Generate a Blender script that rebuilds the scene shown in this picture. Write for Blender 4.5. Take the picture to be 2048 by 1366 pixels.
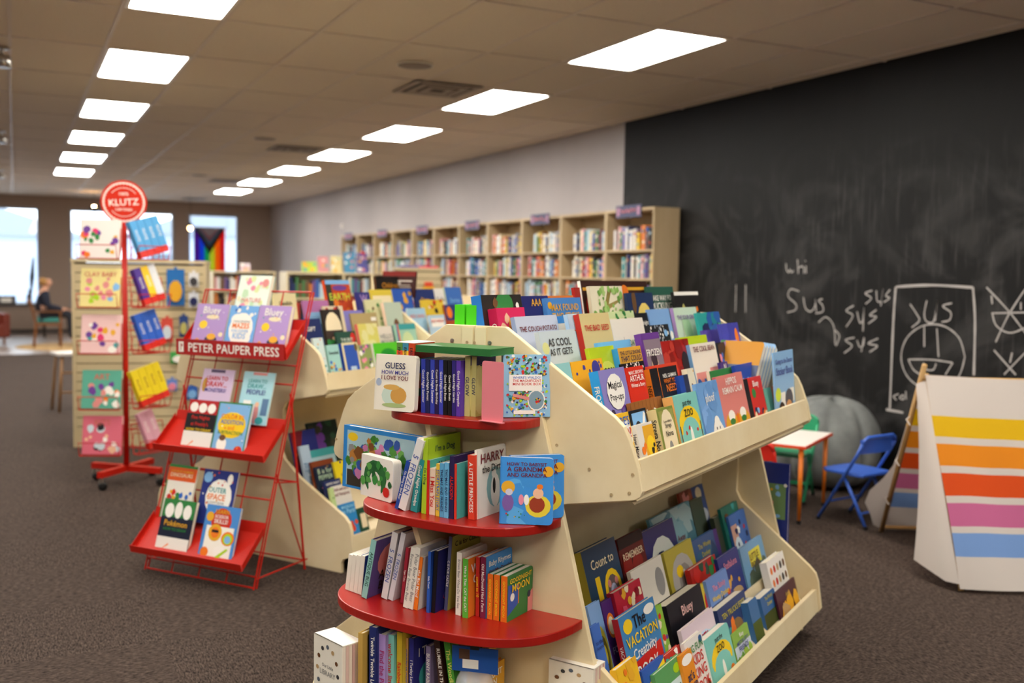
import bpy, bmesh, math, random
import numpy as np
from mathutils import Matrix, Vector

for o in list(bpy.data.objects): bpy.data.objects.remove(o, do_unlink=True)
scene = bpy.context.scene
COL = scene.collection
rnd = random.Random(7)

# ---------------------------------------------------------------- camera
CAM_H = 1.48
FPX = 1991.0
YAW, PITCH, ROLL = math.radians(26.5897), math.radians(3.865), math.radians(0.915)
_cy, _sy, _cp, _sp = math.cos(YAW), math.sin(YAW), math.cos(PITCH), math.sin(PITCH)
_f = np.array([_sy*_cp, _cy*_cp, -_sp]); _r0 = np.array([_cy, -_sy, 0.0]); _u0 = np.cross(_r0, _f)
_r = math.cos(ROLL)*_r0 + math.sin(ROLL)*_u0
_u = -math.sin(ROLL)*_r0 + math.cos(ROLL)*_u0
EYE = np.array([0.0, 0.0, CAM_H])
cam_d = bpy.data.cameras.new('camera'); cam = bpy.data.objects.new('camera', cam_d); COL.objects.link(cam)
cam.matrix_world = Matrix(((_r[0], _u[0], -_f[0], 0), (_r[1], _u[1], -_f[1], 0), (_r[2], _u[2], -_f[2], CAM_H), (0, 0, 0, 1)))
cam_d.sensor_width = 36.0; cam_d.lens = 35.0; cam_d.clip_end = 200
cam_d.dof.use_dof = True; cam_d.dof.focus_distance = 2.85; cam_d.dof.aperture_fstop = 2.2
scene.camera = cam

# ---------------------------------------------------------------- world, exposure
w = bpy.data.worlds.new('overcast_sky'); scene.world = w; w.use_nodes = True
bg = w.node_tree.nodes['Background']; bg.inputs[0].default_value = (0.80, 0.90, 1.0, 1); bg.inputs[1].default_value = 5.0
LAMP_STRENGTH = 28.0
LAMP_COLOR = (1.0, 0.955, 0.88)
scene.view_settings.view_transform = 'Standard'
try: scene.view_settings.look = 'None'
except Exception: pass
scene.view_settings.exposure = 0.0
scene.view_settings.gamma = 1.0
scene.view_settings.use_curve_mapping = False

# ---------------------------------------------------------------- pixel -> direction helpers (2048 x 1366 frame)
def ray(p): return _f + _r*(p[0]-1024)/FPX + _u*(683-p[1])/FPX
def on_plane(p, n, c):
    d = ray(p); n = np.asarray(n, float); return EYE + d*((c - EYE@n)/(d@n))
def on_z(p, z): return on_plane(p, (0, 0, 1), z)
def on_x(p, x): return on_plane(p, (1, 0, 0), x)
def on_y(p, y): return on_plane(p, (0, 1, 0), y)

# ---------------------------------------------------------------- colours and materials
def s2l(c): return c/12.92 if c <= 0.04045 else ((c+0.055)/1.055)**2.4
NAMED = dict(white='#f1ece2', cream='#ead9b4', black='#17161a', navy='#1c2452', blue='#2f63b8', sky='#7fb2e0', pale='#c9d6dc', teal='#3f9c9c',
    aqua='#8cc9c4', green='#2f7d3c', lime='#a9cf1e', dkgreen='#1f4a3b', yellow='#f0c81e', gold='#e0a528', orange='#e8781e', red='#c8261c', maroon='#6e1520',
    pink='#e58aa0', hot='#d8326a', purple='#6a3a90', lilac='#b392cc', indigo='#3d3a8c', brown='#6b4526', tan='#b9986a', grey='#8d8b88', dkgrey='#3c3b3d', peach='#eab896', neon='#4fd41e', salmon='#d98a84', olive='#b5ad62')
def hx(c):
    if not isinstance(c, str): return tuple(c)
    c = NAMED.get(c, c).lstrip('#')
    return tuple(s2l(int(c[i:i+2], 16)/255) for i in (0, 2, 4))

def mat(name, color, rough=0.5, metal=0.0, spec=0.5, coat=0.0):
    m = bpy.data.materials.new(name); m.use_nodes = True
    b = m.node_tree.nodes['Principled BSDF']; c = hx(color)
    b.inputs['Base Color'].default_value = (*c, 1); b.inputs['Roughness'].default_value = rough; b.inputs['Metallic'].default_value = metal
    b.inputs['Specular IOR Level'].default_value = spec; b.inputs['Coat Weight'].default_value = coat
    return m
def add_noise(m, c1, c2, scale=20, detail=4, rough=.6, bump=0.0, vec=(1, 1, 1), lo=.35, hi=.65, dist=0.0):
    nt = m.node_tree; b = nt.nodes['Principled BSDF']
    tc = nt.nodes.new('ShaderNodeTexCoord'); mp = nt.nodes.new('ShaderNodeMapping'); mp.inputs['Scale'].default_value = vec
    nz = nt.nodes.new('ShaderNodeTexNoise'); nz.inputs['Scale'].default_value = scale; nz.inputs['Detail'].default_value = detail; nz.inputs['Roughness'].default_value = rough; nz.inputs['Distortion'].default_value = dist
    rp = nt.nodes.new('ShaderNodeValToRGB'); rp.color_ramp.elements[0].position = lo; rp.color_ramp.elements[1].position = hi
    rp.color_ramp.elements[0].color = (*hx(c1), 1); rp.color_ramp.elements[1].color = (*hx(c2), 1)
    nt.links.new(tc.outputs['Object'], mp.inputs[0]); nt.links.new(mp.outputs[0], nz.inputs['Vector']); nt.links.new(nz.outputs['Fac'], rp.inputs[0]); nt.links.new(rp.outputs[0], b.inputs['Base Color'])
    if bump:
        bp = nt.nodes.new('ShaderNodeBump'); bp.inputs['Strength'].default_value = bump; bp.inputs['Distance'].default_value = .004
        nt.links.new(nz.outputs['Fac'], bp.inputs['Height']); nt.links.new(bp.outputs[0], b.inputs['Normal'])
    return rp
def printed(name, rough, coat=0.0):
    m = mat(name, 'white', rough, coat=coat, spec=.35); nt = m.node_tree
    a = nt.nodes.new('ShaderNodeAttribute'); a.attribute_name = 'Col'
    nt.links.new(a.outputs['Color'], nt.nodes['Principled BSDF'].inputs['Base Color']); return m
def emit(name, color, strength):
    m = bpy.data.materials.new(name); m.use_nodes = True; nt = m.node_tree; nt.nodes.clear()
    e = nt.nodes.new('ShaderNodeEmission'); e.inputs[0].default_value = (*color, 1); e.inputs[1].default_value = strength
    o = nt.nodes.new('ShaderNodeOutputMaterial'); nt.links.new(e.outputs[0], o.inputs[0]); return m

PRINT = printed('printed_card', 0.38); CLOTHPRINT = printed('printed_canvas', 0.9); INK = printed('printed_ink', 0.45)
PAPER = mat('paper_edges', '#e9dfc8', 0.8)
CREAM = mat('cream_laminate', '#e2cfa4', 0.42); add_noise(CREAM, '#dcc79a', '#e6d5ae', 3, 5)
CREAM_EDGE = mat('cream_edge', '#ead9b0', 0.5)
REDP = mat('red_painted_wood', '#b01a10', 0.3); add_noise(REDP, '#92120b', '#a4190f', 5, 4)
REDW = mat('red_wire_enamel', '#b81c0c', 0.42, spec=.3)
STEEL = mat('steel', '#b5b2ad', 0.3, 1.0)
BLACKP = mat('black_plastic', '#141414', 0.45)

# ---------------------------------------------------------------- mesh building
class MB:
    def __init__(s): s.v = []; s.f = []; s.c = []
    def add(s, vs, fs, col=(.8, .8, .8)):
        n = len(s.v); s.v += [tuple(map(float, p)) for p in vs]; col = hx(col)
        for f in fs: s.f.append([n+i for i in f]); s.c.append(col)
    def hexa(s, p, col=(.8, .8, .8)):
        s.add(p, [(0, 3, 2, 1), (4, 5, 6, 7), (0, 1, 5, 4), (1, 2, 6, 5), (2, 3, 7, 6), (3, 0, 4, 7)], col)
    def box(s, x0, y0, z0, x1, y1, z1, col=(.8, .8, .8)):
        s.hexa([(x0, y0, z0), (x1, y0, z0), (x1, y1, z0), (x0, y1, z0), (x0, y0, z1), (x1, y0, z1), (x1, y1, z1), (x0, y1, z1)], col)
    def prism(s, pts, axis, a, b, col=(.8, .8, .8), caps=True):
        # pts 2d; axis 'x','y','z' is the extrusion axis; the other two coordinates in order
        def mk(p, t): return {'x': (t, p[0], p[1]), 'y': (p[0], t, p[1]), 'z': (p[0], p[1], t)}[axis]
        n = len(pts); vs = [mk(p, a) for p in pts] + [mk(p, b) for p in pts]
        fs = [(i, (i+1) % n, n+(i+1) % n, n+i) for i in range(n)]
        if caps: fs += [tuple(range(n-1, -1, -1)), tuple(range(n, 2*n))]
        s.add(vs, fs, col)
    def tube(s, pts, r, n=6, col=(.8, .8, .8), closed=False):
        P = [Vector(p) for p in pts]; m = len(P); rings = []; ref = None
        rr = r if isinstance(r, (list, tuple)) else [r]*m
        for i in range(m):
            a = P[i-1] if (i > 0 or closed) else P[i]; b = P[(i+1) % m] if (i < m-1 or closed) else P[i]
            t = (b-a); t = t.normalized() if t.length > 1e-9 else Vector((0, 0, 1))
            if ref is None: ref = Vector((0, 0, 1)) if abs(t.z) < .9 else Vector((1, 0, 0))
            x = (ref - t*ref.dot(t)); x = x.normalized() if x.length > 1e-6 else t.orthogonal().normalized(); ref = x
            y = t.cross(x)
            rings.append([P[i] + (x*math.cos(2*math.pi*k/n) + y*math.sin(2*math.pi*k/n))*rr[i] for k in range(n)])
        vs = [p for rg in rings for p in rg]; fs = []
        for i in range(m if closed else m-1):
            j = (i+1) % m
            for k in range(n): fs.append((i*n+k, i*n+(k+1) % n, j*n+(k+1) % n, j*n+k))
        if not closed: fs += [tuple(range(n-1, -1, -1)), tuple((m-1)*n+k for k in range(n))]
        s.add(vs, fs, col)
    def lathe(s, prof, n=16, c=(0, 0, 0), col=(.8, .8, .8)):
        m = len(prof); vs = []; fs = []
        for (r, z) in prof:
            for k in range(n): vs.append((c[0]+r*math.cos(2*math.pi*k/n), c[1]+r*math.sin(2*math.pi*k/n), c[2]+z))
        for i in range(m-1):
            for k in range(n): fs.append((i*n+k, i*n+(k+1) % n, (i+1)*n+(k+1) % n, (i+1)*n+k))
        fs += [tuple(range(n-1, -1, -1)), tuple((m-1)*n+k for k in range(n))]
        s.add(vs, fs, col)
    def mesh(s, name, m, smooth=False):
        me = bpy.data.meshes.new(name); me.from_pydata(s.v, [], s.f); me.materials.append(m)
        ca = me.color_attributes.new('Col', 'FLOAT_COLOR', 'CORNER')
        arr = np.ones((len(me.loops), 4), np.float32); k = 0
        for f, c in zip(s.f, s.c): arr[k:k+len(f), :3] = c; k += len(f)
        ca.data.foreach_set('color', arr.ravel())
        if smooth: me.polygons.foreach_set('use_smooth', [True]*len(me.polygons))
        me.update(); return me
    def build(s, name, m, parent=None, mw=None, smooth=False, bevel=0):
        me = s.mesh(name, m, smooth); return put(name, me, parent, mw, bevel)

def put(name, me, parent=None, mw=None, bevel=0):
    o = bpy.data.objects.new(name, me); COL.objects.link(o)
    if parent is not None: o.parent = parent
    if mw is not None: o.matrix_world = mw if parent is None else mw
    if mw is not None and parent is not None: o.matrix_basis = mw
    if bevel:
        b = o.modifiers.new('bevel', 'BEVEL'); b.width = bevel; b.segments = 2; b.limit_method = 'ANGLE'
    return o
def tag(o, label=None, cat=None, group=None, kind=None):
    if label: o['label'] = label
    if cat: o['category'] = cat
    if group: o['group'] = group
    if kind: o['kind'] = kind
    return o
def empty(name, mw, label, cat, group=None):
    o = bpy.data.objects.new(name, None); COL.objects.link(o); o.matrix_world = mw; o.empty_display_size = .1
    return tag(o, label, cat, group)
def basis(x, y, z, o): return Matrix(((x[0], y[0], z[0], o[0]), (x[1], y[1], z[1], o[1]), (x[2], y[2], z[2], o[2]), (0, 0, 0, 1)))
def TR(x, y, z, rz=0.0): return Matrix.Translation((x, y, z)) @ Matrix.Rotation(rz, 4, 'Z')

# ---------------------------------------------------------------- flat lettering
_tc = {}
def text_geo(t):
    if t in _tc: return _tc[t]
    cu = bpy.data.curves.new('t', 'FONT'); cu.body = t; cu.resolution_u = 2; cu.offset = 0.012
    ob = bpy.data.objects.new('t', cu); COL.objects.link(ob)
    dg = bpy.context.evaluated_depsgraph_get(); dg.update()
    me = bpy.data.meshes.new_from_object(ob.evaluated_get(dg))
    vs = np.array([v.co[:2] for v in me.vertices]) if len(me.vertices) else np.zeros((1, 2)); fs = [tuple(p.vertices) for p in me.polygons]
    bpy.data.objects.remove(ob); bpy.data.curves.remove(cu); bpy.data.meshes.remove(me)
    lo = vs.min(0); hi = vs.max(0); r = (vs-lo, fs, max(hi[0]-lo[0], 1e-3), max(hi[1]-lo[1], 1e-3)); _tc[t] = r; return r
def add_text(mb, t, fn, cx, cy, wid, col, maxh=1e9, rot=0.0):
    # fn maps centred 2d -> 3d
    vs, fs, tw, th = text_geo(t); s = min(wid/tw, maxh/th)
    ca, sa = math.cos(rot), math.sin(rot); pts = []
    for x, y in vs:
        a = (x-tw/2)*s; b = (y-th/2)*s; pts.append(fn(cx+a*ca-b*sa, cy+a*sa+b*ca))
    mb.add(pts, fs, col); return th*s

def ell(cx, cy, rx, ry, n=14, a0=0, a1=2*math.pi):
    return [(cx+rx*math.cos(a0+(a1-a0)*k/n), cy+ry*math.sin(a0+(a1-a0)*k/n)) for k in range(n)]
def star(cx, cy, r, n=5):
    return [(cx+(r if k % 2 == 0 else r*.42)*math.sin(math.pi*k/n), cy+(r if k % 2 == 0 else r*.42)*math.cos(math.pi*k/n)) for k in range(2*n)]
def draw_art(mb, art, w, h, y=-.0004):
    nl = sum(a[2] if a[0] == 'b' else 1 for a in art); step = min(.00012, .0021/max(nl, 1))
    k = 0
    for a in art:
        def P(pts, col):
            nonlocal k
            k += 1; yy = y - step*k
            q = [(min(max(p[0], 0), 1)*w, yy, min(max(p[1], 0), 1)*h) for p in pts]
            mb.add(q, [tuple(range(len(q)))], col)
        if a[0] == 'e': P(ell(*a[1:5]), a[5])
        elif a[0] == 'r': P([(a[1], a[2]), (a[3], a[2]), (a[3], a[4]), (a[1], a[4])], a[5])
        elif a[0] == 's':
            P([(x, a[2]+(z-a[2])*w/h) for x, z in star(a[1], a[2], a[3])], a[4])
        elif a[0] == 'p': P(a[1], a[2])
        elif a[0] == 'b':       # scattered blobs: colours, number, y0, y1, seed, size
            rr = random.Random(a[5]); sz = a[6] if len(a) > 6 else .12
            for _ in range(a[2]):
                cx = rr.uniform(.08, .92); cz = rr.uniform(a[3], a[4]); r = sz*rr.uniform(.5, 1.2); n = rr.choice((5, 6, 7, 9)); ph = rr.random()*6
                P([(cx+r*rr.uniform(.7, 1.15)*math.cos(ph+6.283*i/n), cz+r*w/h*rr.uniform(.7, 1.15)*math.sin(ph+6.283*i/n)) for i in range(n)], rr.choice(a[1]))

def rrect(w, h, r, both=False):
    pts = []
    def arc(cx, cz, a0):
        for k in range(5): a = a0+math.pi/2*k/4; pts.append((cx+r*math.cos(a), cz+r*math.sin(a)))
    if both: arc(r, r, math.pi)
    else: pts.append((0, 0))
    arc(w-r, r, -math.pi/2); arc(w-r, h-r, 0)
    if both: arc(r, h-r, math.pi/2)
    else: pts.append((0, h))
    return pts

# A book: x = cover width (spine at x 0), y = thickness (front cover at y 0 facing -y), z = height
def book(name, mw, w, h, t, cover, label, spine=None, title='', tcol='white', art=(), kind='hard', spine_text='', scol='white', group=None, ty=.95, tw=.82, th=.15, cat='book', pages=True, back=None):
    t = max(t, .004); cv = MB(); spine = spine or cover; back = back or cover; b = min(.0025, t*.25)
    if kind == 'board':
        o = rrect(w, h, min(.012, w*.12)); cv.prism(o, 'y', 0, b, cover); cv.prism(o, 'y', t-b, t, back)
    else:
        cv.box(0, 0, 0, w, b, h, cover); cv.box(0, t-b, 0, w, t, h, back)
    cv.box(-.0008, 0, 0, .002, t, h, spine)
    ob = cv.build(name, PRINT, None, mw); tag(ob, label, cat, group)
    if pages:
        pg = MB(); i = .003 if kind == 'hard' else .0006
        if kind == 'board':
            n = max(2, min(7, int(t/.004))); o = rrect(w-.0005, h-.001, min(.012, w*.12))
            tt = (t-2*b)/n
            for k in range(n): pg.prism([(x, z+.0005) for x, z in o], 'y', b+k*tt+.0002, b+(k+1)*tt-.0002, '#ece4d2')
        else: pg.box(.002, b, i, w-i, t-b, h-i, '#e9dfc8')
        pg.build('pages', PRINT if kind == 'board' else PAPER, ob)
    if art:
        a = MB(); draw_art(a, art, w, h); a.build('cover_picture', INK, ob)
    if title or spine_text:
        tm = MB(); z = ty*h
        for line in (title.split('|') if title else []):
            lw = tw*w; c = tcol
            if '~' in line: line, c = line.split('~')
            _, _, a_, b_ = text_geo(line); hh = min(lw/a_, th*h/b_)*b_
            add_text(tm, line, lambda x, zz: (x, -.0028, zz), w*.5, z-hh/2, lw, c, th*h); z -= hh*1.28
        if spine_text:
            add_text(tm, spine_text, lambda x, q: (-.0016, t/2-q, h/2-x), 0, 0, h*.78, scol, t*.72)
        tm.build('title', INK, ob)
    return ob

# ---------------------------------------------------------------- the fixtures' own directions
AZ = math.radians(57.95)
U = np.array([math.sin(AZ), math.cos(AZ), 0]); V = np.array([math.cos(AZ), -math.sin(AZ), 0]); Z = np.array([0, 0, 1.0])
class Frame:            # local: v across the end, u along the stand, z up
    def __init__(s, c, vc): s.c = c; s.vc = vc
    def W(s, v, u, z): return (s.c+u)*U + (s.vc+v)*V + z*Z
    def L(s, X): return np.array([X@V-s.vc, X@U-s.c, X[2]])
    def m(s): o = s.W(0, 0, 0); return basis(V, U, Z, o)
    def z(s, p, z): return s.L(on_z(p, z))
    def u(s, p, u): return s.L(on_plane(p, U, s.c+u))
F1 = Frame(2.45, -1.622); F2 = Frame(3.6746, -3.841)

# ================================================================ the room
XW, YB, HC = 5.65, 24.6, 3.05
X0, Y0 = -6.0, -3.2
carpet = mat('carpet', '#5c4c44', 0.95, spec=.1)

def carpet_nodes(m):
    # carpet squares laid in turn, so the flecks run one way in one square and the other way in the next
    nt = m.node_tree; N = nt.nodes.new; Lk = nt.links.new; b = nt.nodes['Principled BSDF']; tc = N('ShaderNodeTexCoord'); outs = []
    for vec in ((1, 4.2, 1), (4.2, 1, 1)):
        mp = N('ShaderNodeMapping'); mp.inputs['Scale'].default_value = vec; Lk(tc.outputs['Object'], mp.inputs[0])
        n = N('ShaderNodeTexNoise'); n.inputs['Scale'].default_value = 42; n.inputs['Detail'].default_value = 6; n.inputs['Roughness'].default_value = .75; n.inputs['Distortion'].default_value = .5; Lk(mp.outputs[0], n.inputs['Vector']); outs.append(n.outputs['Fac'])
    ck = N('ShaderNodeTexChecker'); ck.inputs['Scale'].default_value = 1/.61; ck.inputs[1].default_value = (0, 0, 0, 1); ck.inputs[2].default_value = (1, 1, 1, 1)
    mp = N('ShaderNodeMapping'); mp.inputs['Location'].default_value = (.1, .2, .31); Lk(tc.outputs['Object'], mp.inputs[0]); Lk(mp.outputs[0], ck.inputs[0])
    mx = N('ShaderNodeMix'); mx.data_type = 'FLOAT'; Lk(ck.outputs['Fac'], mx.inputs[0]); Lk(outs[0], mx.inputs[2]); Lk(outs[1], mx.inputs[3])
    rp = N('ShaderNodeValToRGB'); rp.color_ramp.elements[0].position = .39; rp.color_ramp.elements[1].position = .64
    rp.color_ramp.elements[0].color = (*hx('#100c0a'), 1); rp.color_ramp.elements[1].color = (*hx('#62534a'), 1)
    Lk(mx.outputs[0], rp.inputs[0]); Lk(rp.outputs[0], b.inputs['Base Color'])
    bp = N('ShaderNodeBump'); bp.inputs['Strength'].default_value = .6; bp.inputs['Distance'].default_value = .004; Lk(mx.outputs[0], bp.inputs['Height']); Lk(bp.outputs[0], b.inputs['Normal'])
carpet_nodes(carpet)
vinyl = mat('entry_floor', '#8d8078', 0.3); add_noise(vinyl, '#7d7068', '#9a8d84', 2, 3, vec=(1, 6, 1))
m = MB(); m.box(X0, Y0, -.1, XW, YB, 0); tag(m.build('floor', carpet), 'brown flecked commercial carpet', None, None, 'structure')
m = MB(); m.box(X0, 18.6, 0.0, XW, YB, .006); tag(m.build('floor_entry', vinyl), None, None, None, 'structure')

wallm = mat('wall_paint_grey', '#aea8a8', 0.75); add_noise(wallm, '#aba5a5', '#b2acac', 1.2, 3)
taupe = mat('wall_paint_taupe', '#9c897c', 0.8)
chalkm = mat('chalkboard_paint', '#1b1a1b', 0.6, spec=.22)
def chalk_nodes(m):
    nt = m.node_tree; b = nt.nodes['Principled BSDF']; N = nt.nodes.new; Lk = nt.links.new
    tc = N('ShaderNodeTexCoord')
    def noise(scale, vec, dist, lo, hi, detail=5):
        mp = N('ShaderNodeMapping'); mp.inputs['Scale'].default_value = vec; Lk(tc.outputs['Object'], mp.inputs[0])
        n = N('ShaderNodeTexNoise'); n.inputs['Scale'].default_value = scale; n.inputs['Detail'].default_value = detail; n.inputs['Distortion'].default_value = dist; Lk(mp.outputs[0], n.inputs['Vector'])
        r = N('ShaderNodeMapRange'); r.inputs[1].default_value = lo; r.inputs[2].default_value = hi; Lk(n.outputs['Fac'], r.inputs[0]); return r.outputs[0]
    a = noise(1.0, (1, 1, 1.3), 2.4, .46, .80); s = noise(3.0, (1, 9.0, .9), .3, .52, .82); c = noise(.7, (1, 1, 1), .6, .40, .62)
    def math_(op, x, y):
        q = N('ShaderNodeMath'); q.operation = op; q.use_clamp = True
        Lk(x, q.inputs[0])
        if isinstance(y, float): q.inputs[1].default_value = y
        else: Lk(y, q.inputs[1])
        return q.outputs[0]
    f = math_('ADD', math_('MULTIPLY', a, .42), math_('MULTIPLY', math_('MULTIPLY', s, c), .45))
    # rubbed band: chalk reaches as high as people can, about 2.2 m
    sp = N('ShaderNodeSeparateXYZ'); Lk(tc.outputs['Object'], sp.inputs[0])
    r = N('ShaderNodeMapRange'); r.inputs[1].default_value = 2.55; r.inputs[2].default_value = 1.75; r.inputs[3].default_value = .05; r.inputs[4].default_value = 1.0; Lk(sp.outputs[2], r.inputs[0])
    f = math_('MULTIPLY', f, r.outputs[0])
    mx = N('ShaderNodeMix'); mx.data_type = 'RGBA'; mx.inputs[6].default_value = (.0040, .0037, .0037, 1); mx.inputs[7].default_value = (.115, .11, .108, 1)
    Lk(f, mx.inputs[0]); Lk(mx.outputs[2], b.inputs['Base Color'])
chalk_nodes(chalkm)
YC = 8.77
m = MB(); m.box(XW, YC, 0, XW+.15, YB, HC+.1); wall_r = tag(m.build('wall_right', wallm), 'pale grey painted wall above the bookcases', None, None, 'structure')
m = MB(); m.box(XW, Y0, 0, XW+.15, YC, HC+.1); wall_c = tag(m.build('wall_chalkboard', chalkm), 'black chalkboard wall covered with chalk scribbles and smears', None, None, 'structure')
m = MB(); m.box(X0-.15, Y0, 0, X0, YB, HC+.1); tag(m.build('wall_left', wallm), None, None, None, 'structure')
m = MB(); m.box(X0-.15, Y0-.15, 0, XW+.15, Y0, HC+.1); tag(m.build('wall_front', wallm), None, None, None, 'structure')
WIN = [(-4.9, -2.2), (-1.85, .53), (1.13, 3.40), (3.70, 4.89)]; ZS, ZT = .63, 2.80
m = MB(); x = X0-.15
m.box(X0-.15, YB, 0, XW+.15, YB+.25, ZS); m.box(X0-.15, YB, ZT, XW+.15, YB+.25, HC+.1)
for a, b in WIN + [(XW+.15, None)]:
    m.box(x, YB, ZS, a, YB+.25, ZT); x = b
tag(m.build('wall_back', taupe), 'taupe end wall with tall bright windows', None, None, 'structure')
glass = bpy.data.materials.new('window_glass'); glass.use_nodes = True
nt = glass.node_tree; nt.nodes.clear(); o_ = nt.nodes.new('ShaderNodeOutputMaterial'); tr = nt.nodes.new('ShaderNodeBsdfTransparent'); gl = nt.nodes.new('ShaderNodeBsdfGlossy'); gl.inputs['Roughness'].default_value = .02
fr = nt.nodes.new('ShaderNodeFresnel'); fr.inputs[0].default_value = 1.45; mx = nt.nodes.new('ShaderNodeMixShader')
nt.links.new(fr.outputs[0], mx.inputs[0]); nt.links.new(tr.outputs[0], mx.inputs[1]); nt.links.new(gl.outputs[0], mx.inputs[2]); nt.links.new(mx.outputs[0], o_.inputs[0])
winfr = mat('window_frame_grey', '#8f8c90', .4, .3)
for i, (a, b) in enumerate(WIN):
    m = MB(); t = .055
    m.box(a, YB+.06, ZS, b, YB+.14, ZS+t); m.box(a, YB+.06, ZT-t, b, YB+.14, ZT); m.box(a, YB+.06, ZS+t, a+t, YB+.14, ZT-t); m.box(b-t, YB+.06, ZS+t, b, YB+.14, ZT-t)
    if b-a > 1.5 and i != 1: m.box((a+b)/2-.03, YB+.06, ZS+t, (a+b)/2+.03, YB+.14, ZT-t)
    wo = tag(m.build('window_%d' % (i+1), winfr), 'tall shop window with grey metal frame', None, None, 'structure')
    m = MB(); m.box(a+t, YB+.095, ZS+t, b-t, YB+.101, ZT-t); m.build('pane', glass, wo)
    m = MB(); m.box(a-.04, YB-.07, ZS-.03, b+.04, YB+.05, ZS); m.build('window_sill', winfr, wo)
# outside
snow = mat('pale_pavement', '#c9cdd2', .8)
m = MB(); m.box(-30, YB+.26, -.3, 40, YB+60, -.15); tag(m.build('ground', snow), 'pale pavement and street outside the windows', None, None, 'structure')
hb = mat('house_siding', '#a9b4c4', .8)
def house(x, y, wd, h, lab):
    e = empty('house', TR(x, y, -.15), lab, 'building')
    q = MB(); q.box(-wd/2, 0, 0, wd/2, 6, h); q.build('wall', hb, e)
    q = MB(); q.prism([(-wd/2-.3, h), (wd/2+.3, h), (0, h+1.6)], 'y', -.3, 6.3); q.build('roof', mat('roof_grey', '#8a929c', .9), e)
    for k in range(3):
        q = MB(); xx = -wd/2+wd*(k+.5)/3; q.box(xx-.5, -.05, 1.0, xx+.5, 0, 2.4); q.build('window', mat('dull_glass', '#54606e', .2), e)
house(-1.5, YB+26, 9, 3.0, 'pale grey house across the street seen through the window beside the seated person')
house(9.5, YB+30, 8, 3.4, 'pale house across the street behind the striped flag')
bb = mat('baseboard_dark', '#3a312b', .6)
m = MB(); m.box(XW-.012, Y0, 0, XW, YB, .09); tag(m.build('baseboard_right', bb), None, None, None, 'structure')
m = MB(); m.box(X0, YB-.012, 0, XW-.012, YB, .09); tag(m.build('baseboard_back', bb), None, None, None, 'structure')

# ---------------- suspended ceiling: slab, tiles, grid bars
tilem = mat('ceiling_tile', '#e0d4c4', .9, spec=.1); add_noise(tilem, '#dccfbe', '#e6dacb', 90, 3, .7, .25)
barm = mat('ceiling_grid_bar', '#d6c9bd', .5)
m = MB(); m.box(X0-.15, Y0-.15, HC+.06, XW+.15, YB+.25, HC+.2); ceil = tag(m.build('ceiling', tilem), 'suspended ceiling of beige tiles', None, None, 'structure')
GX = .61; GY = 1.22; GY0 = 5.34
LIGHTS = set()
for k in (1, 6, -4):  # last column is out of view, added to keep the room bright
    for j in range(-4, 7): LIGHTS.add((k, 2*j))
LIGHTS.discard((1, 12))
xs = range(-10, 10); ys = range(-7, 17); tile_me = None; n_t = 0; rest = MB()
def clampx(v): return min(max(v, X0), XW)
def clampy(v): return min(max(v, Y0), YB)
VENTS = [((875, 178), .60), ((590, 298), .60), ((452, 362), .55), ((388, 398), .5)]
SPK = [(830, 130), (530, 277), (398, 350)]
for i in xs:
    for j in ys:
        if (i, j) in LIGHTS: continue
        a, b = clampx(i*GX)+.011, clampx((i+1)*GX)-.011; c, d = clampy(GY0+j*GY)+.011, clampy(GY0+(j+1)*GY)-.011
        if b-a < .03 or d-c < .03: continue
        if i >= -3 and -3 <= j and n_t < 298:
            full = abs(b-a-(GX-.022)) < 1e-6 and abs(d-c-(GY-.022)) < 1e-6
            if full:
                if tile_me is None:
                    q = MB(); q.box(-(GX-.022)/2, -(GY-.022)/2, 0, (GX-.022)/2, (GY-.022)/2, .02); tile_me = q.mesh('ceiling_tile', tilem)
                o = put('ceiling_tile', tile_me, ceil); o.location = ((a+b)/2, (c+d)/2, HC+.006+rnd.uniform(0, .0015))
            else:
                q = MB(); q.box(a, c, HC+.006, b, d, HC+.026); q.build('ceiling_tile', tilem, ceil)
            n_t += 1
        else: rest.box(a, c, HC+.006, b, d, HC+.026)
o = rest.build('ceiling_tile_rest', tilem, ceil); o['kind'] = 'stuff'
bar_y = MB(); bar_y.box(-.012, Y0, 0, .012, YB, .03); bar_me = bar_y.mesh('grid_bar', barm)
for i in xs:
    x = i*GX
    if X0 < x < XW: o = put('grid_bar', bar_me, ceil); o.location = (x, 0, HC)
bar_x = MB(); bar_x.box(X0, -.010, 0, XW, .010, .03); bar_me2 = bar_x.mesh('cross_bar', barm)
for j in ys:
    y = GY0+j*GY
    if Y0 < y < YB: o = put('cross_bar', bar_me2, ceil); o.location = (0, y, HC+.001)
ORD = ['first', 'second', 'third', 'fourth', 'fifth', 'sixth', 'seventh', 'eighth', 'ninth', 'tenth', 'eleventh', 'twelfth']
# ---------------- ceiling light panels
lampm = emit('light_diffuser', LAMP_COLOR, LAMP_STRENGTH)
whitem = mat('white_enamel', '#e8e4dc', .4)
q = MB(); e_ = .022; hx_, hy_ = GX/2-.012, GY/2-.012
q.box(-hx_, -hy_, 0, hx_, -hy_+e_, .012); q.box(-hx_, hy_-e_, 0, hx_, hy_, .012); q.box(-hx_, -hy_+e_, 0, -hx_+e_, hy_-e_, .012); q.box(hx_-e_, -hy_+e_, 0, hx_, hy_-e_, .012)
fr_me = q.mesh('frame', whitem)
q = MB(); r_ = .05; w_, h_ = hx_-e_, hy_-e_
pts = []
for sx, sy, a0 in ((1, 1, 0), (-1, 1, 90), (-1, -1, 180), (1, -1, 270)):
    for k in range(5): a = math.radians(a0+90*k/4); pts.append((sx*(w_-r_)+r_*math.cos(a), sy*(h_-r_)+r_*math.sin(a)))
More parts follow.
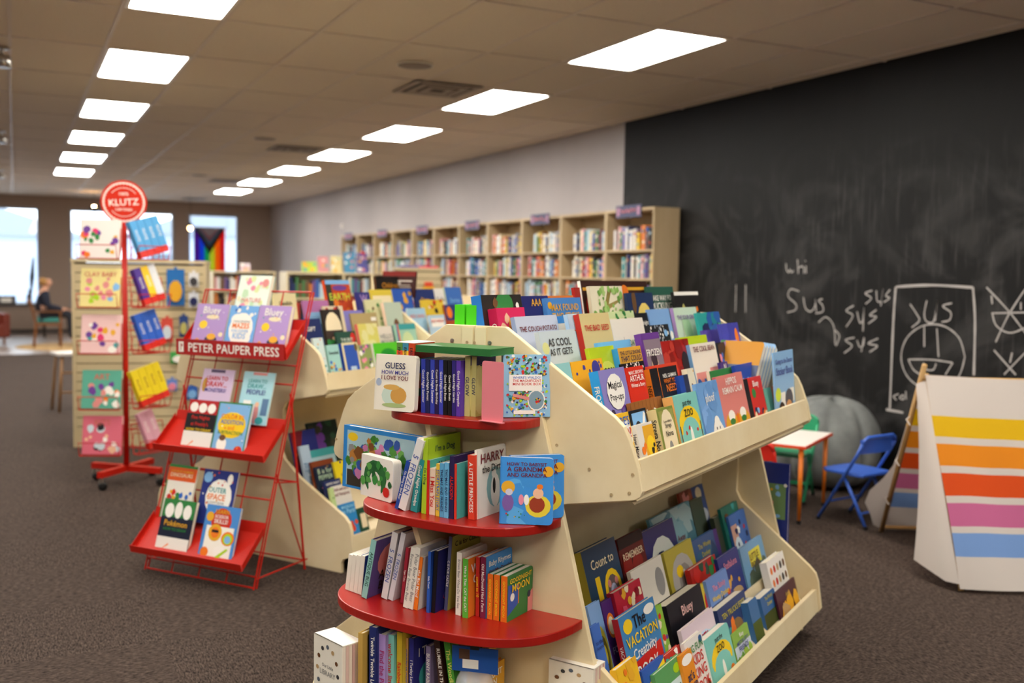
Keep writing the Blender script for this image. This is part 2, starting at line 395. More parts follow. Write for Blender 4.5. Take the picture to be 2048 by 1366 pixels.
q.prism(pts, 'z', .003, .012); df_me = q.mesh('diffuser', lampm)
for (k, j) in sorted(LIGHTS):
    x, y = (k+.5)*GX, GY0+(j+.5)*GY
    if not (Y0 < y < YB-1): continue
    row = {1: 'row over the aisle', 6: 'row nearest the chalkboard', -4: 'unseen row added for light'}[k]
    nth = ORD[sum(1 for (k2, j2) in LIGHTS if k2 == k and j2 > j and GY0+(j2+.5)*GY < YB-1)]
    e = empty('ceiling_light', TR(x, y, HC-.004), 'bright white ceiling light panel, %s from the windows in the %s' % (nth, row), 'ceiling light', 'ceiling lights, ' + row)
    put('frame', fr_me, e); put('diffuser', df_me, e)
ventm = mat('vent_metal', '#9a8b7c', .5); ventd = mat('vent_dark', '#2c241e', .8)
for n, (p, s) in enumerate(VENTS):
    X = on_z(p, HC); e = empty('ceiling_vent', TR(X[0], X[1], HC-.012), 'square beige ceiling air vent with stepped louvres, %s from the windows' % ORD[3-n], 'air vent', 'ceiling air vents')
    q = MB(); q.box(-s/2, -s/2, .004, s/2, s/2, .010); q.build('backing', ventd, e)
    for k in range(3):
        a = s/2*(1-.3*k); b = a-.055; q = MB(); zz = .002-.004*k
        q.box(-a, -a, zz, a, -b, zz+.004); q.box(-a, b, zz, a, a, zz+.004); q.box(-a, -b, zz, -b, b, zz+.004); q.box(b, -b, zz, a, b, zz+.004); q.build('louvre', ventm, e)
for n, p in enumerate(SPK):
    X = on_z(p, HC); e = empty('ceiling_speaker', TR(X[0], X[1], HC-.012), 'round flush ceiling loudspeaker grille, %s from the windows' % ORD[2-n], 'speaker', 'ceiling speakers')
    q = MB(); q.lathe([(.125, .012), (.13, .004), (.115, 0), (.01, -.003)], 28); q.build('grille', mat('speaker_grille', '#8c8078', .6), e, smooth=True)
    q = MB(); q.lathe([(.14, .012), (.14, .006), (.128, .004), (.128, .012)], 28); q.build('ring', whitem, e)
for n, p in enumerate([(4, 95), (2, 262), (2, 340)]):
    X = on_z(p, HC); e = empty('spotlight', TR(X[0], X[1], HC-.01), 'small chrome spotlight fixed to the ceiling grid, %s from the windows' % ORD[2-n], 'spotlight', 'chrome ceiling spotlights')
    q = MB(); q.lathe([(.05, .01), (.05, 0), (.012, -.004), (.012, -.05)], 14); q.build('mount', STEEL, e)
    q = MB(); q.lathe([(.03, -.04), (.055, -.05), (.06, -.13), (.045, -.13)], 14); q.build('lamp_head', STEEL, e, smooth=True)
q = MB(); q.lathe([(.045, 0), (.045, .02), (.03, .03)], 16); X = on_x((685, 452), XW)
o = q.build('wall_sensor', whitem, None, Matrix.Translation((XW, X[1], X[2])) @ Matrix.Rotation(-math.pi/2, 4, 'Y')); tag(o, 'small round white sensor high on the pale grey wall', 'sensor')

# ---------------- chalk drawing on the black wall
chalkw = mat('chalk_white', '#aaa5a1', .95); chalky = mat('chalk_yellow', '#a8a468', .95)
def c2(pts): return [(1360+x/2.977, 440+y/2.977) for x, y in pts]
def smooth_pts(p, n=6):
    if len(p) < 3: return p
    out = []; P = [p[0]]+list(p)+[p[-1]]
    for i in range(1, len(P)-2):
        for k in range(n):
            t = k/n; a = [0, 0]
            for d in (0, 1):
                p0, p1, p2, p3 = P[i-1][d], P[i][d], P[i+1][d], P[i+2][d]
                a[d] = .5*((2*p1)+(-p0+p2)*t+(2*p0-5*p1+4*p2-p3)*t*t+(-p0+3*p1-3*p2+p3)*t**3)
            out.append(tuple(a))
    return out+[p[-1]]
def stroke(mb, pts, wd):
    pts = smooth_pts(pts); W = [on_x(p, XW) for p in c2(pts)]; n = len(W)
    L = []; R = []
    for i in range(n):
        a = W[max(i-1, 0)]; b = W[min(i+1, n-1)]; t = (b-a)[1:]; l = math.hypot(*t) or 1; nn = (-t[1]/l, t[0]/l); k = wd*rnd.uniform(.8, 1.15)
        L.append((XW-.0015, W[i][1]+nn[0]*k, W[i][2]+nn[1]*k)); R.append((XW-.0015, W[i][1]-nn[0]*k, W[i][2]-nn[1]*k))
    mb.add(L+R, [(i, i+1, n+i+1, n+i) for i in range(n-1)])
CH = {'chalk_lettering': [
  [(700, 235), (703, 275), (705, 320)], [(703, 290), (725, 275), (738, 290), (738, 318)], [(750, 272), (752, 318)], [(747, 240), (750, 247)],
  [(632, 258), (635, 295), (648, 312), (655, 295), (665, 312), (677, 300)],
  [(710, 425), (660, 412), (645, 455), (690, 500), (688, 535), (640, 550)], [(735, 460), (748, 525), (778, 545), (803, 515), (806, 470)], [(806, 470), (812, 545)], [(850, 470), (825, 480), (850, 510), (850, 545), (808, 556)],
  [(1145, 420), (1103, 437), (1140, 465), (1105, 500)], [(1170, 420), (1175, 482), (1200, 478), (1210, 410), (1196, 512)], [(1252, 415), (1225, 450), (1248, 465), (1213, 490)],
  [(1035, 510), (990, 540), (1030, 570), (990, 636)], [(1055, 545), (1070, 608), (1088, 600), (1096, 520), (1090, 662)], [(1170, 535), (1130, 568), (1170, 577), (1122, 617)],
  [(1040, 700), (985, 715), (1025, 750), (978, 792)], [(1055, 715), (1070, 755), (1093, 745), (1096, 700), (1080, 785)], [(1180, 705), (1120, 735), (1176, 750), (1128, 787)],
  [(1370, 500), (1410, 560), (1425, 600), (1380, 640)], [(1470, 480), (1455, 560), (1470, 605), (1512, 600), (1530, 480)], [(1530, 480), (1520, 602)], [(1620, 495), (1565, 512), (1612, 550), (1605, 595), (1558, 607)],
  [(1303, 1035), (1272, 1050), (1290, 1072)], [(1328, 1040), (1308, 1058), (1330, 1068), (1332, 1040)], [(1345, 1018), (1347, 1068)]],
 'chalk_frame': [[(1285, 398), (1500, 388), (1745, 402)], [(1285, 400), (1270, 620), (1250, 1122)], [(1745, 402), (1757, 600), (1750, 925)], [(1228, 1128), (1330, 1147)]],
 'chalk_face': [[(1507+190*math.cos(a/10*6.2832), 815+195*math.sin(a/10*6.2832)) for a in range(11)], [(1455, 630), (1455, 755)], [(1530, 645), (1540, 815)], [(1360, 830), (1500, 832), (1625, 850)], [(1360, 830), (1390, 890), (1440, 925)], [(1625, 850), (1580, 922)], [(1450, 850), (1470, 890), (1510, 890), (1525, 855)]],
 'chalk_cross': [[(1825, 400), (1960, 545), (2070, 690)], [(2070, 390), (1960, 560), (1880, 727)], [(1855, 555), (2070, 550)], [(1860, 555), (1885, 630), (1965, 672), (2060, 640)], [(1855, 450), (1860, 500)], [(2030, 490), (2030, 535)], [(1870, 775), (2000, 922)], [(2060, 785), (1930, 920)], [(1978, 790), (1965, 850)]],
 'chalk_lines': [[(335, 385), (333, 470), (331, 548)], [(392, 385), (391, 550)], [(825, 610), (870, 578), (915, 630), (925, 745)], [(922, 655), (950, 690), (930, 750)]]}
for nm, ss in CH.items():
    q = MB()
    for s in ss: stroke(q, s, .0085 if nm == 'chalk_frame' else .0052)
    q.build(nm, chalkw, wall_c)

SCREWM = mat('screw_cream', '#b39c74', .5)
# ================================================================ double-sided book stands
def half_profile(lv):
    return [(0, 1.327), (.105, 1.327), (.46, 1.095), (.488, 1.07), (.506, 1.035), (.534, .96), (.548, .90), (.542, .884), (.525, .873), (.317, .835), (.268, .818), (.246, .78), (.242, .56), (.262, .522), (.36, .445),
            (lv-.04, .283), (lv-.012, .255), (lv, .22), (lv+.016, .11), (lv+.005, .092), (lv-.05, .07), (lv-.06, .05), (lv-.06, 0), (0, 0)]
def stand(F, length, lv, label, mids=(), endcaps=False):
    e = empty('book_display_stand', F.m(), label, 'display stand')
    prof = half_profile(lv)
    us = [0.0]+list(mids)+[length-.02]
    for k, u0 in enumerate(us):
        for s in (1, -1):
            pts = [(s*v, z) for v, z in prof]
            pts[0] = (s*.0008, 1.327); pts[-1] = (s*.0008, 0)
            if s < 0: pts = pts[::-1]
            q = MB(); q.prism(pts[::-1], 'y', u0, u0+.02); q.build('end_panel' if k in (0, len(us)-1) else 'divider_panel', CREAM, e, bevel=.002)
    a, b = .021, length-.021
    def board(nm, p, q_, th=.018, u0=a, u1=b):      # plank between two (v,z) points
        d = np.array(q_, float)-np.array(p, float); d /= np.linalg.norm(d); n = np.array([-d[1], d[0]])*th
        pts = [p, q_, (q_[0]+n[0], q_[1]+n[1]), (p[0]+n[0], p[1]+n[1])]
        m = MB(); m.prism(pts, 'y', u0, u1); m.build(nm, CREAM, e)
    spans = list(zip([.021]+[x+.021 for x in mids], [x-.001 for x in mids]+[length-.021]))
    for s in (1, -1):
        def bd(nm, p, q_, th=.018):
            for (u0, u1) in spans: board(nm, (s*p[0], p[1]), (s*q_[0], q_[1]), th*s, u0, u1)
        bd('upper_lip', (.527, .893), (.512, .978), -.018)
        bd('upper_floor', (.525, .868), (.09, 1.160), .014)
        bd('upper_underside', (.520, .866), (.09, .788), -.014)
        bd('lower_lip', (lv+.008, .102), (lv-.006, .190), .018)
        bd('lower_floor', (lv-.01, .092), (.09, .365+.125*(.365-.092)/(lv-.225)), .014)
        bd('recess_back', (.085, .40), (.085, .83), .016)
        bd('top_ledge', (.002, 1.186), (.095, 1.186), .014)
        bd('step_rail', (lv-.155, .205), (lv-.166, .262), .010)
    m = MB(); m.box(-.012, .021, 0, .012, length-.021, 1.18); m.build('centre_panel', CREAM, e)
    if endcaps:
        for side in (0, 1):
            def Y(u): return -u if side == 0 else length+u
            q = MB(); f = lambda z: .53-.265*z
            pts = [(-f(0), 0), (f(0), 0), (f(1.19), 1.19), (-f(1.19), 1.19)]
            q.prism(pts, 'y', Y(.001), Y(.02)); q.build('cap_panel', CREAM, e, bevel=.0015)
            for x in (-.042, .004):
                q = MB(); q.box(x, min(Y(.001), Y(.006)), 1.191, x+.038, max(Y(.001), Y(.006)), 1.322); q.build('joining_strip', CREAM_EDGE, e)
            for z, dep, col in SHELVES:
                hw = f(z)-.005; n = 2.7; pts = []
                for k in range(33):
                    t = math.pi*k/32; c, s_ = math.cos(t), math.sin(t)
                    pts.append((hw*math.copysign(abs(c)**(2/n), c), Y(.0205+dep*abs(s_)**(2/n))))
                q = MB(); q.prism(pts if side else pts[::-1], 'z', z-.026, z); q.build('shelf', REDP if col else CREAM_EDGE, e, bevel=.003)
                if z < 1.0 or True:
                    q = MB(); x = -.06; d = dep*.8
                    q.prism([(Y(.0205), z-.027), (Y(.0205+d), z-.027), (Y(.0205+d*.55), z-.027-.2), (Y(.0205), z-.027-.2)] if z > .3 else [(Y(.0205), z-.027), (Y(.0205+d), z-.027), (Y(.0205+d), 0), (Y(.0205), 0)], 'x', x-.009, x+.009); q.build('bracket', CREAM, e)
    if endcaps:
        sc = MB()
        for (px, py) in [(1114, 890), (1179, 938), (1266, 949), (1223, 989), (1259, 986), (905, 681), (980, 686), (937, 684), (952, 685), (681, 924), (673, 878)]:
            l = F.u((px, py), 0.0); r = .0065 if px in (905, 980) else .0045
            q = MB(); q.lathe([(r, 0), (r, .0015), (r*.5, .0018), (r*.4, .0008)], 12, (0, 0, 0))
            off = .0075 if px in (937, 952) else .0012
            o = q.build('screw', STEEL if r > .006 else SCREWM, e, Matrix.Translation((l[0], -off, l[2])) @ Matrix.Rotation(math.pi/2, 4, 'X'))
    return e
SHELVES = [(1.077, .165, 1), (.80, .242, 1), (.522, .302, 1), (.244, .36, 0)]
stand1 = stand(F1, 1.72, .605, 'cream double-sided book display stand with red half-round end shelves', endcaps=True)
stand2 = stand(F2, 2.04, .70, 'cream double-sided book display stand behind the red wire leaflet rack', mids=(1.0,))

F1.bays = [(.022, 1.698)]; F2.bays = [(.022, .998), (1.022, 2.018)]
# ================================================================ books facing out of the sloping bins
def bin_book(F, tl, tr, row, spec, lower=False, v0=None, z0=None, dv=None, dz=None, lean=14):
    if v0 is None: v0, z0, dv, dz = (.56, .12, .085, .065) if lower else (.49, .905, .09, .06)
    v, z = v0-dv*row, z0+dz*row
    lean = spec.get('lean', lean); a = math.radians(lean); nW = math.cos(a)*V+math.sin(a)*Z; up = -math.sin(a)*V+math.cos(a)*Z
    n2 = lambda r: (v0-dv*r)*math.cos(a)+(z0+dz*r)*math.sin(a); tt = spec.get('t', .012)
    def fit(row):
        for it in range(30):            # a book that would stick out past the end panel stands a little further forward
            v, z = v0-dv*row, z0+dz*row; base = F.W(v, 0, z); P = [on_plane(p, nW, nW@base) for p in (tl, tr)]
            us = [(p-base)@U for p in P]; hs = [(p-base)@up for p in P]
            mid = (us[0]+us[1])/2; bay = min(F.bays, key=lambda b: max(b[0]-mid, mid-b[1], 0))
            if us[1] <= bay[1] or it > 22 or row < .05: break
            row -= .05
        if us[1] > bay[1]: us = [us[0]-min(us[1]-bay[1], .1), bay[1]]
        if us[0] < bay[0]: us[0] = bay[0]
        return row, v, z, us, hs
    placed = F.__dict__.setdefault('placed', [])
    key = (lower or v0 == .66)
    for dr in [0]+[s*k*.03 for k in range(1, 22) for s in (1, -1)]:     # never through a neighbour: stand just behind or in front of it
        row1, v, z, us, hs = fit(row+dr); s1 = n2(row1); hit = False
        for (k2, x0, x1, q0, q1) in placed:
            if k2 == key and us[0] < x1-.0015 and us[1] > x0+.0015 and s1-tt < q1-.0002 and s1 > q0+.0002: hit = True; break
        if not hit: break
    placed.append((key, us[0], us[1], s1-tt, s1))
    if hit: print('unresolved', spec['label'])
    h = max(.12, sum(hs)/2); wd = max(us[1]-us[0], .03)
    d = dict(spec); d.pop('lean', 0); lab = d.pop('label'); cov = d.pop('cover'); t = d.pop('t', .012); nm = d.pop('name', 'picture_book'); sp = d.pop('spw', 0)
    return book(nm, basis(U, -nW, up, F.W(v, us[0], z)), wd, h, t, cov, lab, **d)
B = lambda cover, label, title='', tcol='white', art=(), **k: dict(cover=cover, label=label, title=title, tcol=tcol, art=art, **k)
G1 = 'picture books in the upper bin of the front stand'
UP = [  # row, top-left, top-right, spec
 (0.35, (1257, 821), (1291, 817), B('#1a1c22', 'dark picture book with a light blue sky behind the white and yellow one', art=[('r', .1, .55, .9, .95, 'sky'), ('e', .4, .6, .22, .2, '#2a2426'), ('p', [(.55, .6), (.8, .95), (.9, .9), (.65, .55)], 'white')])),
 (0.0, (1228, 829), (1256, 824), B('#e9b52a', 'blue, white and yellow search book at the near end of the upper bin', "ERE'S~blue|DO?~red", 'blue', [('r', .0, .55, .95, .88, 'white'), ('b', ['red', 'blue', 'white', 'green'], 22, .05, .5, 3, .1)], t=.02)),
 (0.0, (1271, 850), (1303, 843), B('#dcd6cc', 'white and yellow book with a yellow cartoon panel and white spine in the upper bin', '', art=[('r', .35, .0, 1, .95, 'gold'), ('e', .7, .55, .25, .2, 'yellow'), ('b', ['black', 'yellow', 'orange'], 8, .2, .6, 5, .1)], spine='white', spine_text='How Many Bites', scol='dkgrey', t=.02)),
 (0.05, (1311, 818), (1344, 811.5), B('#7d8a3c', 'cream-arched storybook with olive border in the upper bin', 'Tomie dePaola|Strega~black|Nona~black', 'black', [('r', .1, .05, .95, .95, '#9a9a50'), ('e', .52, .55, .4, .42, 'cream'), ('r', .12, .05, .92, .5, 'cream'), ('e', .5, .25, .12, .17, 'grey'), ('b', ['brown', 'tan', 'dkgrey'], 7, .02, .2, 9, .08)], spine='#e4cd92', spine_text='Strega Nona', scol='black', t=.03, ty=.78, tw=.5, th=.1)),
 (0.12, (1344, 793), (1391, 781.5), B('#7fc4b8', 'teal animal book with a yellow arch in the upper bin of the front stand', 'put the|ZOO~black', 'black', [('e', .5, .48, .44, .32, 'yellow'), ('e', .5, .36, .36, .25, '#7fc4b8'), ('r', .05, .0, .95, .36, '#7fc4b8'), ('e', .5, .25, .06, .2, 'white'), ('e', .2, .09, .1, .08, 'white'), ('e', .82, .14, .09, .1, 'orange'), ('r', .06, .0, .09, .5, 'brown'), ('r', .91, .0, .94, .5, 'brown'), ('b', ['red'], 3, .35, .5, 4, .05)], spine='#e0a860', t=.035, ty=.9, tw=.5, th=.12)),
 (0.25, (1388, 800), (1402, 797), B('dkgrey', 'dark grey book edge between the teal and the pale blue book in the upper bin', t=.02)),
 (0.0, (1391, 768), (1432, 759), B('#6f9fd4', 'pale blue book with a smiling white cloud in the upper bin', 'ploof', 'white', [('b', ['#7faade', '#6795cc'], 12, .05, .95, 3, .2), ('e', .62, .25, .22, .15, 'white'), ('e', .5, .2, .14, .12, 'white'), ('e', .75, .2, .14, .12, 'white'), ('e', .62, .36, .13, .1, 'white'), ('e', .55, .27, .02, .025, 'black'), ('e', .7, .27, .02, .025, 'black')], t=.014, ty=.82, th=.17, tw=.6)),
 (0.08, (1431, 755), (1482, 742), B('#d98078', 'salmon pink book with two white animals in yellow in the upper bin', 'HIPPOS|REMAIN CALM', 'white', [('e', .28, .22, .24, .2, 'gold'), ('e', .75, .22, .24, .2, 'gold'), ('e', .3, .36, .12, .09, 'white'), ('e', .74, .36, .12, .09, 'white'), ('e', .3, .27, .1, .05, 'green'), ('e', .74, .27, .1, .05, 'green'), ('e', .52, .3, .05, .08, 'orange'), ('r', .46, .05, .58, .18, 'lilac')], spine='#c25b62', t=.014, tw=.75, th=.11)),
 (0.15, (1485, 760), (1494, 757), B('black', 'thin black book edge beside the red book in the upper bin', t=.01)),
 (0.0, (1493, 758), (1520, 750), B('#d02a20', 'red book with a green balloon in the upper bin', 'Bluey', 'white', [('e', .3, .68, .13, .1, 'green'), ('b', ['sky', 'navy', 'cream', 'orange'], 9, .05, .35, 8, .12)], t=.02, th=.16, ty=.93, tw=.6)),
 (0.15, (1527, 778), (1541, 774), B('#6fb3a0', 'small mint green book beside the orange one in the upper bin', t=.012)),
 (0.15, (1541, 774), (1555, 770), B('#c9763a', 'small orange book beside the mint green one in the upper bin', t=.012)),
 (0.0, (1547, 706), (1586, 698), B('#8fbbe2', 'tall light blue sticker book with figures at the far end of the upper bin', 'Going to the Doctor|Sticker Book', 'indigo', [('e', .15, .4, .13, .1, '#cfe03a'), ('r', .28, .2, .5, .42, 'white'), ('r', .72, .25, .95, .45, 'white'), ('e', .3, .12, .17, .17, '#3a2a22'), ('e', .32, .1, .12, .13, '#d79a62'), ('e', .68, .3, .2, .15, '#4a4a58'), ('e', .66, .16, .17, .13, '#d79a62')], t=.006, ty=.9, th=.12, tw=.85, lean=5)),
 (0.75, (1259, 806), (1322, 792), B('#9a5f2c', 'wood-brown book with white title between the rows of the upper bin', 'Perfect D', 'white', [('r', .0+.12*k, 0, .01+.12*k, 1, '#7d4a20') for k in range(9)], ty=.8, tw=.5)),
 (0.8, (1356, 752), (1366, 750), B('#1f49a0', 'bright blue narrow book edge beside the black starry book in the upper bin', spine_text='Bluey', t=.015)),
 (0.8, (1366, 750), (1375, 748), B('#28344f', 'slate blue narrow book edge in the middle of the upper bin', t=.015)),
 (0.7, (1373, 738), (1386, 735), B('#e6dcc0', 'cream speckled book edge in the middle of the upper bin', art=[('b', ['brown', 'gold'], 10, 0, 1, 2, .15)], t=.02)),
 (1.0, (1195, 742), (1247, 733), B('#8a80bf', 'lilac pop-up book with a white round title badge in the upper bin', 'Magical|Pop-ups', 'black', [('b', ['#6f62a8', '#b8a8d8', '#3c2c4a', '#d9a08a', 'purple'], 16, .02, .5, 11, .14), ('e', .5, .72, .33, .22, 'white')], spine='#2f9be0', spine_text='FROZEN   Magic', t=.03, ty=.85, tw=.5, th=.12)),
 (1.0, (1250, 736), (1285, 730.5), B('#d8301c', 'bright red reader with a brown animal face in the upper bin', 'MARC BROWN|ARTHUR|Writes a Story', 'white', [('e', .62, .12, .2, .16, '#b07a30'), ('e', .48, .3, .06, .07, '#b07a30'), ('e', .75, .3, .06, .07, '#b07a30')], t=.01, tw=.8, th=.13)),
 (1.25, (1243, 727), (1287, 722), B('black', 'black book with white speckles behind the bright red reader in the upper bin', art=[('b', ['white'], 60, .7, 1, 6, .03)], t=.01)),
 (1.0, (1298, 738), (1314, 736), B('black', 'black starry book with orange spine, the first of two', spine='orange', spine_text='NEIL GAIMAN', scol='black', t=.02)),
 (0.92, (1315, 736), (1352, 730), B('#1c1b1f', 'black starry book with orange spine and white title in the upper bin', 'NEIL GAIMAN|WHAT YOU~orange|NEED~orange', 'white', [('s', .2, .35, .04, 'white'), ('s', .75, .3, .03, 'white'), ('s', .85, .6, .03, 'white'), ('s', .15, .15, .03, 'white'), ('e', .6, .08, .3, .1, 'dkgrey')], spine='orange', spine_text='NEIL GAIMAN', scol='black', t=.025, tw=.7, th=.11, ty=.9)),
 (1.45, (1293, 733), (1353, 724), B('#d8432a', 'orange-red book peeping over the black starry book in the upper bin', t=.01)),
 (0.95, (1418, 743), (1469, 732), B('#e8dcc0', 'cream book with a green top band in the upper bin', 'D', 'orange', [('r', 0, .8, 1, 1, 'green'), ('b', ['orange', 'gold'], 8, .3, .7, 3, .12)], ty=.7)),
 (0.62, (1469, 732), (1513, 721), B('#22419c', 'royal blue book with thin script title in the upper bin', 'Stellaluna', 'sky', t=.014, ty=.75, tw=.75)),
 (2.0, (1108, 729), (1139, 724), B('#8fc4c2', 'pale teal book at the near end of the upper bin', 'Three', 'dkgrey', ty=.7, tw=.5)),
 (1.9, (1140, 724), (1203, 716), B('#efae22', 'golden yellow book with a face and a blue splash in the upper bin', '', art=[('e', .75, .3, .3, .5, '#d9986a'), ('e', .75, .85, .13, .13, 'indigo'), ('b', ['indigo'], 6, .75, .95, 2, .05), ('e', .8, .35, .06, .04, 'white'), ('b', ['sky', 'white'], 6, 0, .2, 1, .1)], t=.014)),
 (2.0, (1177, 697), (1226, 690), B('#b5cc22', 'lime green book with bold black title beside the yellow engine book in the upper bin', 'UNICORN', 'black', [('e', .6, .5, .4, .3, '#d6e05a')], t=.014, ty=.7)),
 (2.4, (1194, 685), (1260, 679), B('#6cb4e6', 'sky blue book peeping over the lime green one in the upper bin', t=.012)),
 (1.9, (1234, 697), (1280, 691), B('#e0a63a', 'mustard story book with blue spine in the upper bin', 'THE LITTLE ENGINE|THAT COULD', 'navy', [('b', ['navy', 'brown', 'cream', 'teal'], 14, .05, .5, 8, .12)], spine='#3a9ad8', t=.02, tw=.88, th=.16)),
 (1.85, (1281, 668), (1316, 663), B('#8d7a86', 'tall purple-framed book with fair-haired figures in the upper bin', 'FROZEN', 'white', [('r', .0, .92, 1, 1, 'purple'), ('r', 0, 0, .06, 1, 'purple'), ('b', ['#c9b8a8', '#3a2a36', '#d8c0a0', '#6a5a78'], 12, .1, .7, 7, .18)], spine='purple', t=.025, ty=.8)),
 (2.1, (1319, 683), (1375, 677), B('#a81e18', 'dark red book with a dark hand shape in the upper bin', 'Real.', 'white', [('b', ['#c0392b', '#8c1410'], 10, .4, 1, 3, .15), ('e', .75, .6, .13, .2, '#2a1512'), ('e', .72, .3, .2, .15, '#3a1d12')], t=.014, ty=.4, tw=.5)),
 (1.95, (1378, 689), (1429, 683), B('#e8dfd0', 'off-white book with red houses and blue spine in the upper bin', 'THE COOL BEAN', 'maroon', [('r', .05, .3, .45, .5, 'salmon'), ('r', .6, .35, .95, .55, 'salmon'), ('e', .6, .15, .25, .3, 'gold'), ('b', ['#c96a5a', 'tan', 'blue'], 10, .05, .4, 3, .07)], spine='sky', t=.014)),
 (2.35, (1355, 676), (1412, 668.5), B('#b5cc22', 'lime green book with bold black title behind the off-white book with red houses', 'UNICORN and', 'black', [('e', .55, .5, .4, .2, '#dce27a')], ty=.85)),
 (2.1, (1434, 686), (1448, 683), B('#1a2030', 'narrow dark book with green picture beside the lilac book in the upper bin', art=[('b', ['green', 'blue', 'pink'], 6, .3, .8, 3, .2)])),
 (2.0, (1449, 683), (1474, 679), B('#a98ac8', 'lilac book with rounded white title at the far end of the upper bin', 'Bluey', 'white', [('b', ['yellow', 'pink', 'sky'], 7, .05, .4, 3, .12)], th=.2, ty=.85)),
 (1.45, (1440, 725), (1454, 722), B('#3a2a78', 'small violet book edge near the far end of the upper bin', 'N', 'white')),
 (3.0, (1076, 664), (1149, 658), B('#c6d2d6', 'pale grey-blue book with thin capital title at the near end of the upper bin', 'AS COOL|AS IT GETS', 'dkgrey', [('e', .12, .78, .09, .08, '#d8d890'), ('b', ['#d8c8a8', '#c0b0a0', 'peach'], 14, 0, .35, 5, .12), ('p', [(.45, .05), (.55, .25), (.65, .05)], 'yellow')], t=.014, tw=.62, th=.16, ty=.9)),
 (3.35, (1134, 629), (1153, 627), B('#bcd4e6', 'pale blue book edge with red letters beside the cream seed book in the upper bin', 'TH', 'red', spine='#a9c8e4', t=.014, ty=.8, th=.1)),
 (3.05, (1157, 628), (1216, 624.5), B('#d8c48a', 'sandy cream book with red title and red spine in the upper bin', 'THE BAD SEED', 'red', [('b', ['#c8a868', '#b89858', 'salmon'], 12, 0, .5, 5, .16), ('e', .65, .3, .06, .04, 'black'), ('b', ['#b0a868'], 5, .0, .6, 2, .18)], spine='#c03020', t=.02, ty=.86, th=.16)),
 (3.0, (1220, 640), (1284, 634), B('#e9e2d4', 'white book with faint crayon lettering in the upper bin', 'THE DAY the~green|CRAYONS QUIT~lilac', 'green', [('r', .3, .4, .9, .41, 'grey'), ('r', .3, .4, .31, .75, 'grey')], t=.012, ty=.7, tw=.6, th=.12)),
 (3.0, (1290, 651), (1336, 648.5), B('#26282c', 'black and white speckled notebook-style book in the upper bin', art=[('b', ['white', '#9aa4b0'], 60, .4, 1, 6, .035), ('e', .8, .85, .08, .06, 'sky'), ('e', .5, .2, .35, .35, 'white')], t=.012)),
 (3.1, (1405, 661), (1441, 657), B('#5a4aa0', 'violet-blue picture book with an orange butterfly beside its taller twin in the upper bin', art=[('e', .75, .5, .08, .2, 'orange'), ('b', ['#6a5ab8', '#4a4098'], 8, 0, 1, 3, .25)])),
 (3.0, (1442, 648), (1477, 644), B('#4a4aa8', 'tall violet-blue picture book with an orange butterfly at the far end of the upper bin', art=[('b', ['#5a5ab8', '#40409a'], 8, 0, 1, 3, .25), ('e', .8, .75, .1, .16, 'orange'), ('e', .6, .5, .18, .09, 'yellow')])),
 (4.0, (1028, 634), (1112, 629), B('#c5cbdc', 'large pale lilac-grey book with thin capital title at the near end of the upper bin', 'THE COUCH POTATO', 'maroon', [('r', .08, .08, .55, .5, '#e4e0dc'), ('r', .1, .4, .53, .42, 'grey'), ('r', .1, .3, .53, .32, 'grey'), ('r', .1, .2, .53, .22, 'grey')], spine='#98b4d8', t=.014, ty=.85, tw=.88)),
 (4.15, (1113, 633), (1137, 631), B('#e2e0d8', 'white book with a blue top band in the top row of the upper bin', "D'S D", 'dkgrey', [('r', 0, .88, 1, 1, '#2f7fc8')], ty=.75)),
 (4.1, (1216, 624), (1266, 621), B('#e4dcb8', 'cream book with green top and maroon script title in the top row', 'Being a', 'maroon', [('r', 0, .88, 1, 1, '#c8d8a0'), ('b', ['green'], 8, .85, 1, 3, .05)], ty=.75)),
 (4.1, (1267, 627), (1294, 625), B('#15171a', 'black book with small white lettering in the top row', 'Goodnight|Goodnight', 'white', ty=.85)),
 (4.0, (1295, 619), (1337, 617), B('#7fa8dc', 'blue book with a white castle sketch in the top row', art=[('r', .35, .4, .65, .6, 'white'), ('r', .3, .55, .7, .62, 'pale'), ('b', ['white', '#5a80c0'], 10, .1, .7, 4, .08)], t=.01)),
 (4.0, (1345, 616), (1391, 613.5), B('#c3d6c0', 'pale green book with lilac spine in the top row', 'THE SOUR GRAPE', 'purple', [('b', ['#a8cba0', '#d8e0c0'], 10, 0, .6, 7, .2), ('e', .6, .25, .08, .1, 'green')], spine='lilac', t=.014, ty=.85)),
 (4.0, (1396, 625), (1440, 623.5), B('#2f9c96', 'teal and green underwater picture book at the far end of the top row', art=[('b', ['#1f7f8c', '#3fb08c', '#2a5aa0', '#56b8a8', 'navy'], 24, 0, 1, 12, .2)])),
]
for row, a, b, s in UP:
    s['group'] = G1; bin_book(F1, a, b, row, s)
